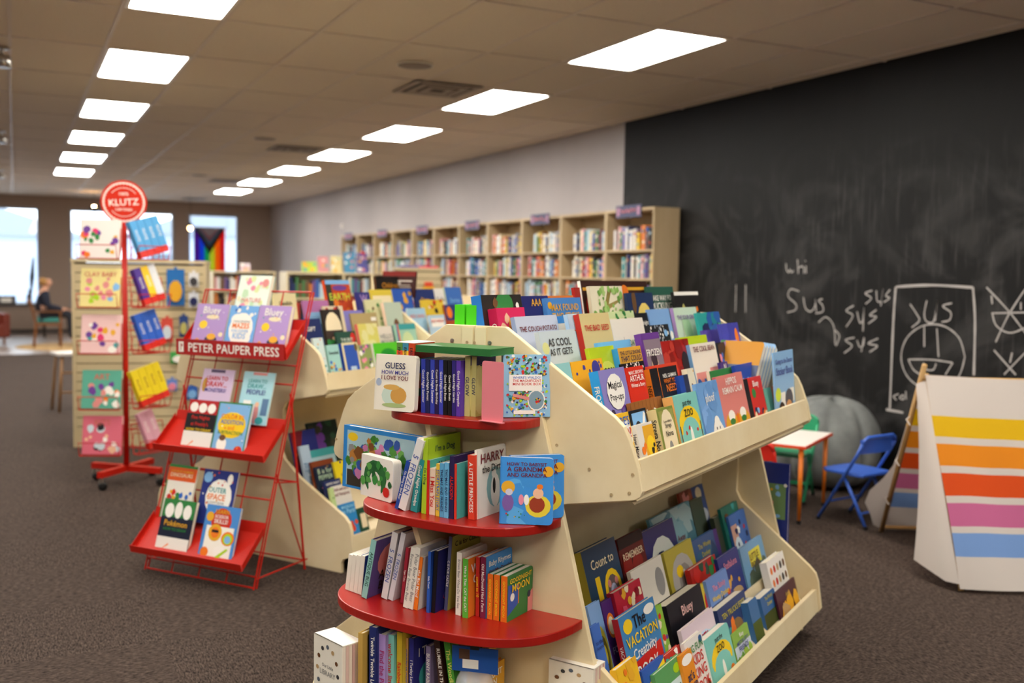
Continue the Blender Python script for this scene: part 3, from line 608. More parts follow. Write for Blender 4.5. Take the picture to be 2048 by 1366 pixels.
TOP = [
 (5.0, (961, 591), (1041, 588), B('#2a2420', 'large black activity book with bright blue spine on top of the front stand', '', art=[('e', .55, .85, .22, .2, 'green'), ('r', .45, .55, .85, .7, 'red'), ('b', ['white', 'gold', 'brown'], 12, .1, .95, 5, .07)], spine='#2f7fd0', t=.035)),
 (4.6, (992, 616), (1048, 614.5), B('#d8285c', 'hot pink storybook with a small figure on top of the front stand', '', art=[('e', .45, .55, .1, .3, 'gold'), ('b', ['pink', 'maroon', 'peach'], 12, .1, .9, 5, .1)], spine='#c81e50', spine_text='Good Night', t=.03)),
 (5.15, (1043, 592), (1095, 591.5), B('#25296a', 'navy book with yellow letters on top of the front stand', 'AAA', 'gold', [('e', .4, .25, .3, .2, 'cream')], t=.012, tw=.4)),
 (5.15, (1096, 591), (1146, 591.5), B('#d0702a', 'orange book peeping out behind the blue book on top of the front stand', t=.01)),
 (5.0, (1091, 597), (1160, 594), B('#4a86cc', 'mid blue book with yellow capital title on top of the front stand', 'MAX FOUND|TWO STICKS', 'gold', [('e', .09, .88, .06, .06, 'gold')], t=.015, tw=.78, th=.2, ty=.9)),
 (5.3, (1148, 575), (1159, 575), B('#a02018', 'narrow dark red book edge on top of the front stand', t=.012)),
 (5.3, (1160, 562), (1292, 562), B('#3a1d16', 'wide dark brown picture album with white edge on top of the front stand', '', art=[('r', .02, .85, .98, .9, 'gold'), ('e', .1, .6, .06, .2, 'red'), ('e', .62, .82, .06, .12, 'orange'), ('b', ['#6e3a1c', 'gold', '#8a4a1c'], 12, .2, .8, 5, .05)], spine='white', t=.012)),
 (5.0, (1178, 573), (1243, 571.5), B('#e8e0c4', 'cream book with a green leafy tree on top of the front stand', 'The|Tree', 'tan', [('p', [(.1, .3), (.45, .8), (.55, .98), (.65, .95), (.5, .7), (.3, .3)], '#8a7a3c'), ('p', [(.42, .7), (.9, .8), (.9, .77), (.45, .62)], '#9a8a4c'), ('b', ['#8cb85c', '#a8c878', '#6a9a44'], 30, .55, .98, 4, .05)], spine='#d8ceb0', t=.012, ty=.35, tw=.4)),
 (4.75, (1252, 586), (1304, 585), B('#22345a', 'navy book with a yellow moon on top of the front stand', 'KNIGHT OWL', 'brown', [('e', .6, .45, .3, .38, '#e8cc6a'), ('e', .25, .85, .08, .2, '#6a4a2a')], t=.012, ty=.45, tw=.55, th=.22)),
 (5.0, (1293, 574), (1345, 573), B('#2a5848', 'dark green book with white capital title on top of the front stand', 'MAKE WAY FOR|DUCKLINGS', 'white', t=.012, tw=.85, ty=.85)),
 (5.0, (1347, 584), (1395, 583), B('#1e1c1c', 'black book with orange markings and a white top at the far end of the ledge', '', art=[('r', 0, .94, 1, 1, 'white'), ('b', ['orange', 'red', 'olive'], 9, .3, .75, 5, .07)], t=.014)),
]
for row, a, b, s in TOP:
    s['group'] = 'books on the top ledge of the front stand'
    bin_book(F1, a, b, row, s, lean=10)
for k in range(2):
    l = F1.z((918+13*k, 655), 1.327)
    o = book('neon_book', basis(U, -V, Z, F1.W(-.052+.042*k, .022, 1.201)), .13, .185, .036, 'neon', 'neon green slip-cased book standing on top of the front stand', spine='neon', group='neon green books on the top ledge', pages=True)
# fanned board books near the far end of the upper bin, their page edges to the front
for k in range(5):
    M = F1.m() @ Matrix.Translation((.235, 1.325+.043*k, 1.025)) @ Matrix.Rotation(math.radians(-37), 4, 'X')
    book('board_book', M, .18, .25-.005*k, .032, '#c98a2a' if k == 0 else '#8fb4d8', ('board book with an orange and slate cover at the front of the leaning fan' if k == 0 else 'board book with white layered pages in the leaning fan'), kind='board', group='board books fanned at the far end of the upper bin', art=[('r', 0, 0, 1, .55, '#56607c'), ('r', 0, 0, .1, 1, 'green')])

LOW = [
 (3.9, (1296, 1034), (1378, 1006), B('#5f8f9c', 'misty blue-green book with a maroon title at the back of the lower bin', 'H Ran Away|SPOON~maroon', 'maroon', [('b', ['#7fa8b0', '#4a7886', '#a0b8b8'], 14, .3, 1, 4, .2)], ty=.5, tw=.7)),
 (4.0, (1379, 1003), (1402, 993), B('#4a5648', 'narrow grey-green book edge at the back of the lower bin', t=.02)),
 (4.2, (1357, 987), (1381, 977), B('#8a3a26', 'rust red picture book half at the back of the lower bin', art=[('b', ['#a85a3a', 'salmon', '#6e2a1c'], 8, .2, 1, 4, .25)])),
 (4.15, (1381, 977), (1404, 967), B('#33508c', 'moonlit blue book at the back of the lower bin', art=[('e', .5, .85, .25, .13, 'cream'), ('e', .5, .4, .45, .15, '#c8ccd4')])),
 (2.95, (1160, 1103), (1228, 1075), B('#27435c', 'dark slate blue counting book with a big yellow number in the lower bin', 'Count to', 'cream', [('r', .22, .30, .35, .70, 'yellow'), ('e', .68, .5, .25, .22, 'yellow'), ('e', .68, .5, .17, .16, '#6a5a58'), ('e', .68, .47, .1, .1, '#b8c0dc'), ('e', .58, .58, .05, .04, 'salmon'), ('e', .79, .58, .05, .04, 'salmon')], spine='#b8a83a', t=.03, ty=.88, tw=.66, th=.24)),
 (3.0, (1232, 1081), (1280, 1057), B('#5a1512', 'dark red and black book in the lower bin', 'REMEMBER', '#d8c0a0', [('b', ['#8a1c16', '#2a0e10', '#a83020'], 16, 0, .75, 7, .2), ('r', 0, .88, 1, 1, '#1a1012')], ty=.82)),
 (3.05, (1281, 1061), (1345, 1040), B('#1f2a62', 'navy book with a large cream oval and black script title in the lower bin', 'The|Invisible', 'navy', [('e', .5, .45, .4, .4, '#c8ccc4')], t=.02, ty=.66, tw=.7)),
 (2.55, (1326, 1106), (1381, 1077), B('#b4a63a', 'olive yellow book with grey animal shapes in the lower bin', art=[('e', .5, .45, .4, .42, '#b0aca4'), ('e', .55, .35, .25, .35, '#8a8680'), ('e', .4, .6, .12, .1, 'yellow'), ('r', .5, .1, .56, .6, '#cfcac0')])),
 (2.9, (1381, 1083), (1425, 1060), B('#2f5a8c', 'blue-green book with yellow hand lettering in the lower bin', 'The Wonky|Donkey', '#c8b84a', [('b', ['#24486e', '#3a6a8c'], 8, 0, .6, 4, .25)], ty=.85)),
 (3.0, (1425, 1061), (1432, 1056), B('#4a2a78', 'narrow violet book edge in the lower bin', t=.01)),
 (3.1, (1427, 1036), (1442, 1028), B('#3c4434', 'narrow dark green book edge in the lower bin', t=.02)),
 (3.0, (1440, 1018), (1473, 1002), B('#1f6a5c', 'deep green picture book at the far end of the lower bin', art=[('b', ['#2a8070', '#164a44', 'brown', 'teal'], 14, 0, 1, 4, .18)], t=.014)),
 (2.8, (1456, 1034), (1487, 1016), B('#3f6ab0', 'blue picture book with a rainbow arch at the far end of the lower bin', art=[('r', 0, .1, .35, .8, '#c89a88'), ('e', .25, .2, .25, .35, 'pale'), ('b', ['red', 'white', 'navy'], 9, .1, .8, 4, .08)])),
 (2.0, (1259, 1140), (1322, 1113), B('#d8d2c4', 'cream book with a grey stone oval and script title in the lower bin', 'Frederick', 'black', [('e', .8, .72, .14, .17, 'grey'), ('e', .2, .3, .04, .04, 'red'), ('r', .19, .0, .21, .28, 'brown')], t=.014, ty=.42, tw=.6)),
 (1.75, (1226, 1184), (1279, 1158), B('#b81c34', 'crimson book with white hand lettering in the lower bin', 'NIGHT|NIGHT', 'white', [('b', ['#d8506a', 'gold', '#8a1024', 'cream'], 18, .3, 1, 5, .1)], spine='#a01830', spine_text='Good Night', t=.025, ty=.5)),
 (2.0, (1378, 1136), (1430, 1112), B('#b02018', 'red holiday book with white capitals in the lower bin', 'ELVES', 'white', [('b', ['green', 'dkgreen', 'red'], 14, .3, 1, 5, .1)], t=.02, ty=.65)),
 (1.75, (1433, 1116), (1474, 1095), B('#24327c', 'royal blue book with a pink script title in the lower bin', 'Stellaluna', 'pink', [('e', .55, .12, .3, .14, 'tan'), ('b', ['gold'], 4, .3, .6, 4, .07)], ty=.85, t=.014)),
 (1.7, (1478, 1096), (1522, 1071), B('#6f9cc0', 'hazy blue book with a yellow sign at the far end of the lower bin', 'LITTLE|BOOK', 'brown', [('r', .3, .45, .8, .82, '#d8cc4a'), ('b', ['#4a4038', '#5a6a5a'], 8, 0, .3, 3, .2)], ty=.75, tw=.4)),
 (1.3, (1411, 1163), (1451, 1135), B('#6a8cc8', 'periwinkle book with pink and yellow lettering in the lower bin', 'The Stinky~pink|Wonky Donkey~yellow', 'pink', [('b', ['#4a4a5a', '#3a3a48'], 5, .1, .35, 3, .2), ('e', .9, .55, .08, .06, 'red')], ty=.85)),
 (1.4, (1400, 1171), (1411, 1163), B('#d8c23a', 'yellow book edge with a red creature in the lower bin', art=[('e', .5, .5, .35, .3, 'red')])),
 (1.3, (1330, 1204), (1401, 1173), B('#15141a', 'glossy black book with pink-white rounded title on a stack of black books', 'Bluey', '#e8b8b0', [('e', .5, .42, .13, .1, 'green'), ('e', .5, .42, .09, .06, 'teal')], t=.05, ty=.86, tw=.5, th=.2)),
 (1.8, (1174, 1212), (1198, 1201), B('#7a9cc8', 'blue book with a swirling yellow shape at the near end of the lower bin', art=[('e', .6, .45, .35, .3, '#a89a2c'), ('e', .6, .45, .25, .2, '#5a521c'), ('e', .6, .45, .14, .1, '#c8b83a')])),
 (1.25, (1181, 1254), (1198, 1246), B('#3f66b0', 'blue book with small red figures at the near end of the lower bin', 'to the|hospital', '#26386e', [('b', ['red', 'gold', 'black'], 6, 0, .25, 3, .12)], ty=.85)),
 (1.8, (1201, 1204), (1222, 1197), B('#4a2468', 'purple book with an orange sunburst badge in the lower bin', 'FOX', '#b8a8c8', [('e', .5, .72, .38, .14, 'orange'), ('e', .5, .72, .28, .1, 'cream')], ty=.5)),
 (0.85, (1234, 1235), (1306, 1196), B('#3f7fb4', 'bright blue activity book with yellow capitals and a red banner in the lower bin', 'The~black|VACATION~yellow|Creativity~white|BOOK~white', 'yellow', [('e', .2, .88, .12, .07, 'yellow'), ('p', [(.08, .36), (.95, .42), (.95, .58), (.08, .52)], 'red'), ('b', ['sky', 'orange', 'green', 'purple', 'gold', 'peach'], 24, .02, .32, 5, .1), ('e', .8, .92, .15, .05, 'white')], spine='#a01f28', spine_text='VACATION Creativity', t=.02, ty=.95, tw=.86, th=.13)),
 (1.05, (1309, 1213), (1322, 1209), B('#8ab83c', 'lime and purple book edge beside the bright blue activity book', art=[('b', ['purple', 'red', 'cream'], 8, 0, 1, 3, .3)])),
 (0.55, (1360, 1255), (1425, 1220), B('#d8c4cc', 'pale pink book with curly crimson title in the lower bin', 'Paulette', '#b8203c', [('e', .6, .35, .35, .4, '#b8cce0')], t=.014, ty=.75)),
 (0.8, (1432, 1214), (1489, 1186), B('#33406c', 'stacked slate blue book with yellow capitals in the lower bin', 'TEN TRUCKS EGGS', '#c8b83a', [('e', .55, .25, .2, .3, '#8a6a3a'), ('b', ['#5a6a8c', 'orange', 'teal'], 9, 0, .6, 3, .1)], t=.04, ty=.85)),
 (0.35, (1495, 1204), (1512, 1194), B('#3a6a9c', 'blue and green board book beside its twin at the far end of the lower bin', art=[('r', 0, 0, 1, .5, '#4a5a26')], t=.03, kind='board')),
 (0.3, (1522, 1206), (1549, 1182), B('#2f5f94', 'blue and green board book with yellow lettering at the far end of the lower bin', 'The Wonky|Donkey', '#c8b84a', [('r', 0, 0, 1, .45, '#3f4a22')], t=.04, kind='board')),
 (0.55, (1533, 1129), (1564, 1098), B('#e4ded6', 'white book with rows of small painted figures at the far end of the lower bin', '', art=[('r', .1, .26, .9, .30, '#c0605a')]+[('e', .15+.18*k, .78-.26*j, .055, .08, ['orange', 'red', 'tan', 'dkgrey', 'brown'][k]) for k in range(5) for j in range(3) if j != 2 or k < 3], t=.03)),
 (0.1, (1556, 1211), (1595, 1184), B('#45182c', 'dark plum paperback with gold lettering leaning at the far end of the lower bin', 'Atlas', '#b89a4a', [('b', ['tan', 'gold'], 5, .05, .35, 3, .2)], t=.008, ty=.8, tw=.5)),
 (0.02, (1408, 1276), (1455, 1248), B('#7fc4b8', 'teal animal book with a yellow arch in the lower bin of the front stand', 'put the|ZOO~black', 'black', [('e', .5, .48, .44, .32, 'yellow'), ('e', .5, .36, .36, .25, '#7fc4b8'), ('r', .05, .0, .95, .36, '#7fc4b8'), ('e', .5, .25, .06, .2, 'white'), ('e', .2, .09, .1, .08, 'white'), ('e', .82, .14, .09, .1, 'orange')], t=.03, ty=.92, tw=.5, th=.13, kind='board')),
 (0.0, (1463, 1270), (1494, 1245), B('#8ab04a', 'green and sky-grey book with white rounded title in the lower bin', "Bluey~white|MEET BLUEY'S~indigo|FRIENDS~indigo", 'white', [('r', 0, .3, 1, .62, '#c8d0dc'), ('b', ['#6a9a3a', '#a0c04a'], 10, 0, .35, 3, .15)], t=.008, ty=.92, tw=.7)),
 (0.22, (1366, 1282), (1403, 1266), B('#e4dcd4', 'white cookery book with red capitals in the lower bin', 'BIG FUN~green|KIDS~red|KING~red|BOOK~red', 'red', [('e', .85, .9, .1, .06, '#2f5a8c'), ('r', .75, .1, .9, .25, 'brown')], t=.014, ty=.9, tw=.8, th=.16)),
 (0.12, (1358, 1309), (1382, 1299), B('#e08a24', 'orange reader with a white banner in the lower bin', "at's|TRIP", 'navy', [('e', .5, .88, .45, .08, 'white')], t=.01, ty=.7)),
 (0.02, (1306, 1341), (1363, 1315), B('#5a9a5a', 'green outdoors book with a pale blue sky panel in the lower bin', 'WILD THE|OUTDOORS', '#2a4a2a', [('r', .3, .1, .95, .7, '#c8dcd8'), ('e', .75, .85, .12, .08, 'lime')], t=.014, ty=.6, tw=.55)),
 (0.25, (1282, 1341), (1326, 1311), B('#2f58a8', 'blue and yellow reader in the lower bin', 'ART', 'red', [('p', [(0, .3), (1, .6), (1, .95), (0, .7)], 'yellow')], t=.01, ty=.5)),
 (0.2, (1216, 1345), (1272, 1317), B('#e8b424', 'yellow book with a round-faced figure in glasses at the near end of the lower bin', '', art=[('e', .6, .45, .22, .24, '#e0a87a'), ('e', .52, .46, .07, .05, 'white'), ('e', .7, .46, .07, .05, 'white'), ('b', ['orange', 'gold'], 10, .5, 1, 3, .15)], t=.02)),
 (0.4, (1327, 1306), (1360, 1295), B('#c03028', 'red and white patterned book edge in the lower bin', art=[('b', ['white', 'red', 'teal'], 12, .3, 1, 3, .15)])),
]
for row, a, b, s in LOW:
    s['group'] = 'picture books in the lower bin of the front stand'
    bin_book(F1, a, b, row, s, lower=True, lean=16)

# ---------------- second stand
U2 = [
 (0.0, (618, 677), (645, 675), B('#c8d8d4', 'pale mint picture book at the near end of the second stand', '', art=[('b', ['salmon', 'gold', 'teal'], 14, 0, 1, 3, .1)], t=.014)),
 (-.1, (652, 690), (676, 689), B('#9cc8c0', 'aqua storybook with a busy street scene on the second stand', 'Swedish', 'black', [('b', ['gold', 'red', 'brown', 'blue', 'orange'], 24, 0, .6, 3, .1)], spine='#8fb8ac', t=.02, ty=.85)),
 (0.0, (682, 687), (714, 684), B('#e0cfa0', 'cream-framed royal blue storybook on the second stand', '', art=[('r', .12, .06, .9, .95, '#2f52a8'), ('r', .35, .1, .7, .42, '#b8cce0'), ('p', [(.45, .12), (.52, .38), (.6, .12)], 'gold'), ('e', .85, .88, .1, .1, '#6a5a2a')], spine='#2448a0', t=.025)),
 (0.05, (716, 690), (741, 688), B('#8c9a5c', 'colourful book with purple and green flowers on the second stand', '', art=[('b', ['purple', 'green', 'black', 'pink', 'yellow', 'white'], 26, 0, 1, 3, .14)], t=.01)),
 (0.0, (745, 689), (797, 681), B('#56c02a', 'bright green book with a darker green animal shape on the second stand', '', art=[('e', .52, .62, .32, .22, '#1f8c2a'), ('r', .2, .45, .35, .62, '#1f8c2a'), ('e', .55, .2, .4, .2, '#8ad83a')], spine='white', t=.02)),
 (1.0, (590, 640), (639, 636), B('#1f2a5c', 'navy book with white title on the second stand behind the red rack', 'GIFT', 'white', [('e', .3, .2, .3, .3, '#141a3a')], ty=.85, tw=.4, t=.014)),
 (1.0, (643, 620), (679, 618), B('#2a201c', 'dark arched storybook with a cream half-moon title panel on the second stand', '', art=[('e', .5, .68, .44, .28, 'cream'), ('r', .02, .35, .98, .66, '#3a2a22'), ('b', ['brown', 'peach', 'green'], 14, 0, .6, 3, .14)], t=.014)),
 (.6, (671, 664), (709, 662), B('#274a3c', 'dark green book with pale lettering on the second stand', 'THE BEST|CHRISTMAS', '#cfd8c8', [('e', .85, .85, .13, .12, 'red')], ty=.85, tw=.65)),
 (.9, (714, 648), (753, 646), B('#d8cc6a', 'pale yellow storybook with a red-haired girl on the second stand', '', art=[('e', .5, .38, .17, .2, '#a85a2a'), ('e', .5, .4, .09, .1, 'peach'), ('e', .5, .1, .2, .2, 'purple'), ('b', ['#e0d898'], 8, .5, 1, 3, .2)], spine='#e07468', t=.02)),
 (.95, (754, 653), (782, 651.5), B('#e0d4c4', 'off-white book with small grey title on the second stand', 'HELLO|MOON', 'grey', [('b', ['indigo', 'black'], 5, .1, .4, 3, .1)], ty=.8)),
 (1.05, (791, 648), (829, 646.5), B('#9cc8b0', 'blue and orange bordered activity book on the second stand', '', art=[('r', 0, 0, .12, 1, 'orange'), ('r', 0, 0, .05, 1, 'blue'), ('e', .5, .5, .3, .3, '#c8d8a0'), ('r', 0, 0, 1, .15, 'blue'), ('r', .1, .85, 1, 1, 'teal')], t=.02)),
 (2.0, (605, 602), (655, 600), B('#a86a9c', 'purple-framed picture book on the second stand', '', art=[('r', .1, 0, .95, .8, '#7fa8cc'), ('b', ['gold', 'peach', 'blue'], 14, 0, .7, 3, .14)], t=.012)),
 (1.7, (645, 613), (684, 611), B('#d8c8a8', 'cream book with a red flower pattern on the second stand', '', art=[('b', ['maroon', 'red', 'green'], 26, 0, 1, 3, .1)], t=.01)),
 (1.9, (686, 622), (724, 620), B('#7f7ac0', 'periwinkle book with white script title on the second stand', 'The', 'white', ty=.85, tw=.4)),
 (1.75, (701, 627), (752, 625), B('#b09a68', 'plain tan book with a small white label on the second stand', '', art=[('r', .75, .82, .95, .9, 'white')], t=.012)),
 (3.9, (648, 560), (697, 561), B('#c8461c', 'fiery orange planet book with a blue and yellow chequered edge on the second stand', 'EARTH~#c8d83a', 'lime', [('b', ['#e0781c', '#a83014', '#f0a02a'], 22, 0, .7, 3, .16), ('r', 0, .92, 1, 1, 'sky'), ('r', 0, 0, .22, .92, '#2a2a1c'), ('e', .55, .85, .3, .05, 'purple')], t=.02, ty=.75)),
 (3.0, (711, 585), (738, 584), B('#2f2f78', 'indigo book with a red picture on the second stand', 'W', 'lilac', [('e', .6, .25, .35, .25, 'maroon')], t=.014)),
 (2.8, (729, 600), (763, 598), B('#d4d0a0', 'pale green-cream book with leafy drawing on the second stand', '', art=[('b', ['green', 'brown', '#a8b878'], 16, .1, .9, 3, .1)], t=.012)),
 (2.6, (766, 604), (801, 605), B('#b8c4b0', 'pale sage book with a brown-haired figure on the second stand', '', art=[('r', .05, 0, 1, .5, '#3f6a6a'), ('e', .55, .35, .2, .3, 'brown')], spine='#e8c8b0', t=.02)),
 (3.6, (740, 580), (783, 578.5), B('#d8c040', 'yellow-framed book with cream panel on the second stand', '', art=[('r', .08, .1, .92, .88, '#e8d8b0'), ('e', .88, .5, .1, .15, 'brown'), ('r', .15, .7, .8, .73, 'salmon')], t=.012)),
 (3.6, (785, 578), (821, 577), B('#2f5ab0', 'blue book with an orange figure on the second stand past the white divider', '', art=[('e', .6, .25, .2, .3, 'peach'), ('b', ['navy', 'gold'], 8, .3, .9, 3, .12)], t=.012)),
 (3.5, (826, 579), (866, 577.5), B('#26346a', 'navy book with gold title on the second stand past the white divider', 'Dune', 'gold', [('e', .75, .4, .2, .2, 'orange')], t=.012, ty=.8, tw=.4)),
 (3.5, (867, 578), (886, 577), B('#dcd8d0', 'white book beside the navy one on the second stand past the white divider', 'Tulle', 'grey', ty=.8)),
 (3.4, (888, 575), (920, 574), B('#3f6ab0', 'blue book with pale spine on the second stand past the white divider', 'Stories', 'sky', spine='#c8d8b0', t=.02, ty=.75, tw=.6)),
 (2.4, (842, 601), (885, 598), B('#d8b83a', 'mustard patterned book with red dots on the second stand past the white divider', '', art=[('b', ['cream', 'red', 'black', 'red'], 26, .1, 1, 3, .08)], t=.012)),
 (2.0, (812, 617), (849, 616), B('#a0c4d8', 'light blue book with a brown animal on the second stand past the white divider', 'RED SAND', 'salmon', [('e', .5, .3, .4, .12, 'tan')], ty=.85)),
 (1.4, (857, 631), (888, 629), B('#b0c8d8', 'pale blue book with a white label on the second stand past the white divider', 'FIRST FRIEND', 'red', [('r', .1, .7, .9, .92, 'white')], ty=.88)),
 (2.2, (888, 610), (914, 608), B('#a84a2a', 'rust and navy book on the second stand past the white divider', '', art=[('r', 0, .6, 1, 1, '#26346a'), ('e', .3, .8, .2, .15, 'orange')])),
]
for row, a, b, s in U2:
    s['group'] = 'picture books in the upper bin of the second stand'; bin_book(F2, a, b, row, s)
for row, a, b, s in [
 (5.2, (546, 587), (591, 586), B('#ddd3a2', 'cream book with a large black initial on top of the second stand', 'Candide', 'black', ty=.7, tw=.85)),
 (5.2, (724, 553), (814, 554), B('#191512', 'long black sign-like book with gold lettering on top of the second stand', "Children's", '#d08a24', [('r', .02, 0, .06, 1, 'brown'), ('r', .93, 0, .97, 1, 'brown'), ('e', .8, .5, .08, .35, 'red')], t=.012, ty=.85, th=.3, tw=.55, spine='cream'))]:
    s['group'] = 'books on top of the second stand'; bin_book(F2, a, b, row, s, lean=8)
L2 = [
 (0, (668, 1013), (708, 1002), B('#2f84c0', 'bright blue book with red flowers in the lower bin of the second stand', 'MADELINE|in Paris', '#9fd8f0', [('b', ['red', '#d84a2a'], 14, 0, .5, 3, .16)], t=.014)),
 (.1, (709, 1020), (730, 1012), B('#1f4a36', 'dark green book with a cream label in the lower bin of the second stand', '', art=[('r', .4, .3, .9, .8, 'cream')])),
 (.6, (660, 973), (698, 966), B('#dcd4c8', 'white book with red title and maroon spine in the lower bin of the second stand', 'Dick and Jane|and Vampires', 'maroon', [('e', .5, .2, .2, .1, 'dkgrey')], spine='maroon', t=.014)),
 (.55, (633, 983), (658, 976), B('#bcd08c', 'pale green book in the lower bin of the second stand', 'Fun', 'green', ty=.8, tw=.5)),
 (.9, (635, 966), (680, 956), B('#26305c', 'navy banner-like book in the lower bin of the second stand', 'GOOD NIGHT', 'white', ty=.95)),
 (1.4, (619, 938), (663, 926), B('#1f2a3e', 'dark navy alphabet book with pastel letters in the lower bin of the second stand', 'B is for|PEPPER', '#a8c0a0', [('b', ['gold', 'pink', 'teal'], 26, .1, 1, 3, .03)], t=.014)),
 (1.65, (602, 929), (665, 915), B('#7a3a1c', 'rust brown book behind the navy alphabet book in the second stand', t=.014)),
 (1.3, (666, 924), (687, 920), B('#e0c820', 'bright yellow book in the lower bin of the second stand', '', art=[('b', ['#a8901c'], 5, .3, .8, 3, .1)])),
 (2.4, (568, 899), (617, 889), B('#a8bccc', 'pale frosty blue book in the lower bin of the second stand', 'The|Snow Fox', '#5a7a9c', [('b', ['#c8d4dc', '#7a98b0'], 12, 0, .6, 3, .2)], ty=.7)),
 (2.5, (618, 902), (667, 892), B('#a4c4c8', 'pale teal book in the lower bin of the second stand', 'Something', '#2a5a5a', [('r', 0, .85, 1, 1, 'teal')], ty=.65)),
 (3.1, (579, 865), (629, 857), B('#2a2f78', 'indigo book with a red corner in the lower bin of the second stand', 'HELLO RONJA', 'orange', [('p', [(0, .2), (.5, 1), (0, 1)], 'maroon')], ty=.65)),
 (4.0, (613, 848), (671, 836), B('#1c2a22', 'very dark green book at the back of the lower bin of the second stand', '', art=[('b', ['#2a4a34', 'purple', '#3a3a2a'], 14, .2, 1, 3, .15)])),
]
for row, a, b, s in L2:
    s['group'] = 'picture books in the lower bin of the second stand'
    bin_book(F2, a, b, row, s, v0=.66, z0=.14, dv=.1, dz=.07, lean=16)

# ================================================================ books on the red end shelves of the front stand
ZS1, ZS2, ZS3, ZS4 = 1.077, .80, .522, .244
def conv(ox, oy, s): return lambda p: (ox+p[0]/s, oy+p[1]/s)
K1 = conv(640, 630, 4.14); K2 = conv(620, 860, 2.7); K6 = conv(900, 1200, 5.689); K5 = conv(500, 1040, 4.19)
def spine_book(bl, br, zb, depth, cover, label, h=None, top=None, ztop=None, group=None, name='board_book', yaw=0.0, lean=None, kind='board', **k):
    """bl, br: pixels of the two lower (or, with ztop, upper) spine corners; the cover faces +V, the spine -U"""
    zr = ztop if ztop is not None else zb
    A = F1.z(bl, zr); Bq = F1.z(br, zr)
    t = max(.006, math.hypot(Bq[0]-A[0], 0)); v1 = Bq[0]; u = (A[1]+Bq[1])/2
    if top is not None:
        T = F1.u(top, u); dv = T[0]-v1; h = math.hypot(dv, T[2]-zb); lean = math.degrees(math.atan2(dv, T[2]-zb))
    lean = lean or 0.0
    u = min(u, -.0215-depth)
    if ztop is not None: v1 -= math.tan(math.radians(lean))*(ztop-zb)
    # leaning to the right lifts the left corner; leaning left lifts the right one
    zoff = t*math.sin(math.radians(-lean)) if lean < 0 else 0.0
    M = Matrix.Translation(F1.W(v1, u, zb+.0004+max(0, zoff))) @ basis(U, -V, Z, (0, 0, 0)) @ Matrix.Rotation(math.radians(yaw), 4, 'Z') @ Matrix.Rotation(math.radians(lean), 4, 'X')
    return book(name, M, depth, h, t, cover, label, group=group, kind=kind, **k)
g1 = 'spine-out board books on the top red shelf'
sp = [(850, 887, '#2c3aa0', 'Good Night Summer', 'blue'), (890, 925, '#1a2252', 'Good Night Forest', 'navy'), (930, 968, '#3340a8', 'Good Night Summer', 'mid-blue'), (970, 1003, '#241a4a', 'Count to Sleep Birthday', 'dark violet'), (1005, 1040, '#3a44b0', 'Good Night Summer', 'bright blue'),
      (1042, 1075, '#121116', 'Good Night Boats', 'black'), (1080, 1112, '#141318', 'Good Night Boats', 'matt black'), (1115, 1148, '#2f2470', 'Good Night Garden', 'indigo'), (1150, 1190, '#5a36a0', 'Good Night Campsite', 'purple')]
for i, (a, b, c, t, nm) in enumerate(sp):
    y = 806+i*3.6
    spine_book(K1((a, y)), K1((b, y+3)), ZS1, .125, c, '%s bedtime board book with white spine lettering, number %s from the patchwork box' % (nm, ['one', 'two', 'three', 'four', 'five', 'six', 'seven', 'eight', 'nine'][i]), top=K1((b, 366+i*1.6)), group=g1, spine_text=t)
for i, (a, b) in enumerate([(1192, 1242), (1247, 1292)]):
    spine_book(K1((a, 838+3*i)), K1((b, 841+3*i)), ZS1, .10, '#c9bf6a', 'yellow and navy moon book, ' + ('nearest the purple spine' if i == 0 else 'with its cover showing beside the pink bookend'), top=K1((b+5, 345)), group='yellow and navy moon books', spine='#c8be78', spine_text='GLOW', scol='navy',
        art=[('r', 0, .85, 1, 1, '#23246a'), ('e', .25, .45, .5, .42, '#d8cf86')], title='GLOW', tcol='navy')
# patchwork boxed set, green book laid on top, front-facing board book
def upright(bl, br, zb, h, t, cover, label, off=0.0, **k):
    A = on_z(bl, zb); Bq = on_z(br, zb); x = Bq-A; wd = np.linalg.norm(x); x /= wd; y = np.cross(Z, x)
    lean = math.radians(k.pop('lean', 3)); zz = Z*math.cos(lean)+y*math.sin(lean); yy = np.cross(zz, x)
    return book(k.pop('name', 'board_book'), basis(x, yy, zz, A+y*off+np.array([0, 0, .0005+t*math.sin(lean)])), wd, h, t, cover, label, **k)
e = empty('boxed_book_set', TR(*F1.W(-.176, -.147, ZS1+.0005), -AZ), 'shrink-wrapped boxed set with orange, blue and green patchwork spines on the top red shelf', 'boxed books')
cs = ['#c8461e', '#4f9aa8', '#d8a82a', '#5a8a3a', '#a8241a', '#3f86a0', '#e07a24']
for k in range(3):
    q = MB(); x0 = k*.022
    for j in range(9):
        q.box(x0, 0, .022*j, x0+.0205, .10, .022*(j+1), cs[(j*3+k*2) % 7])
    o = q.build('book', PRINT, e)
    q = MB(); add_text(q, 'ERIC CARLE', lambda x, y, x0=x0: (x0+.01+y, -.0008, .15-x), 0, 0, .07, 'black', .012); q.build('spine_lettering', INK, o)
q = MB(); q.box(-.001, -.0003, .1985, .066, .10, .2005, 'white'); q.build('shrink_wrap_top', PRINT, e)
gb = MB(); gb.box(0, 0, 0, .34, .14, .020, '#2a6a34'); 
A = F1.u(K1((852, 330)), -.155)
o = book('green_book', TR(*F1.W(-.098, -.158, ZS1+.1765), -AZ) @ Matrix.Rotation(math.radians(90), 4, 'X') @ Matrix.Translation((0, 0, -.125)), .255, .125, .02, '#2f7a3c', 'green-edged book lying flat across the row of bedtime board books', spine='#27682f', back='#2a6a34', pages=False)
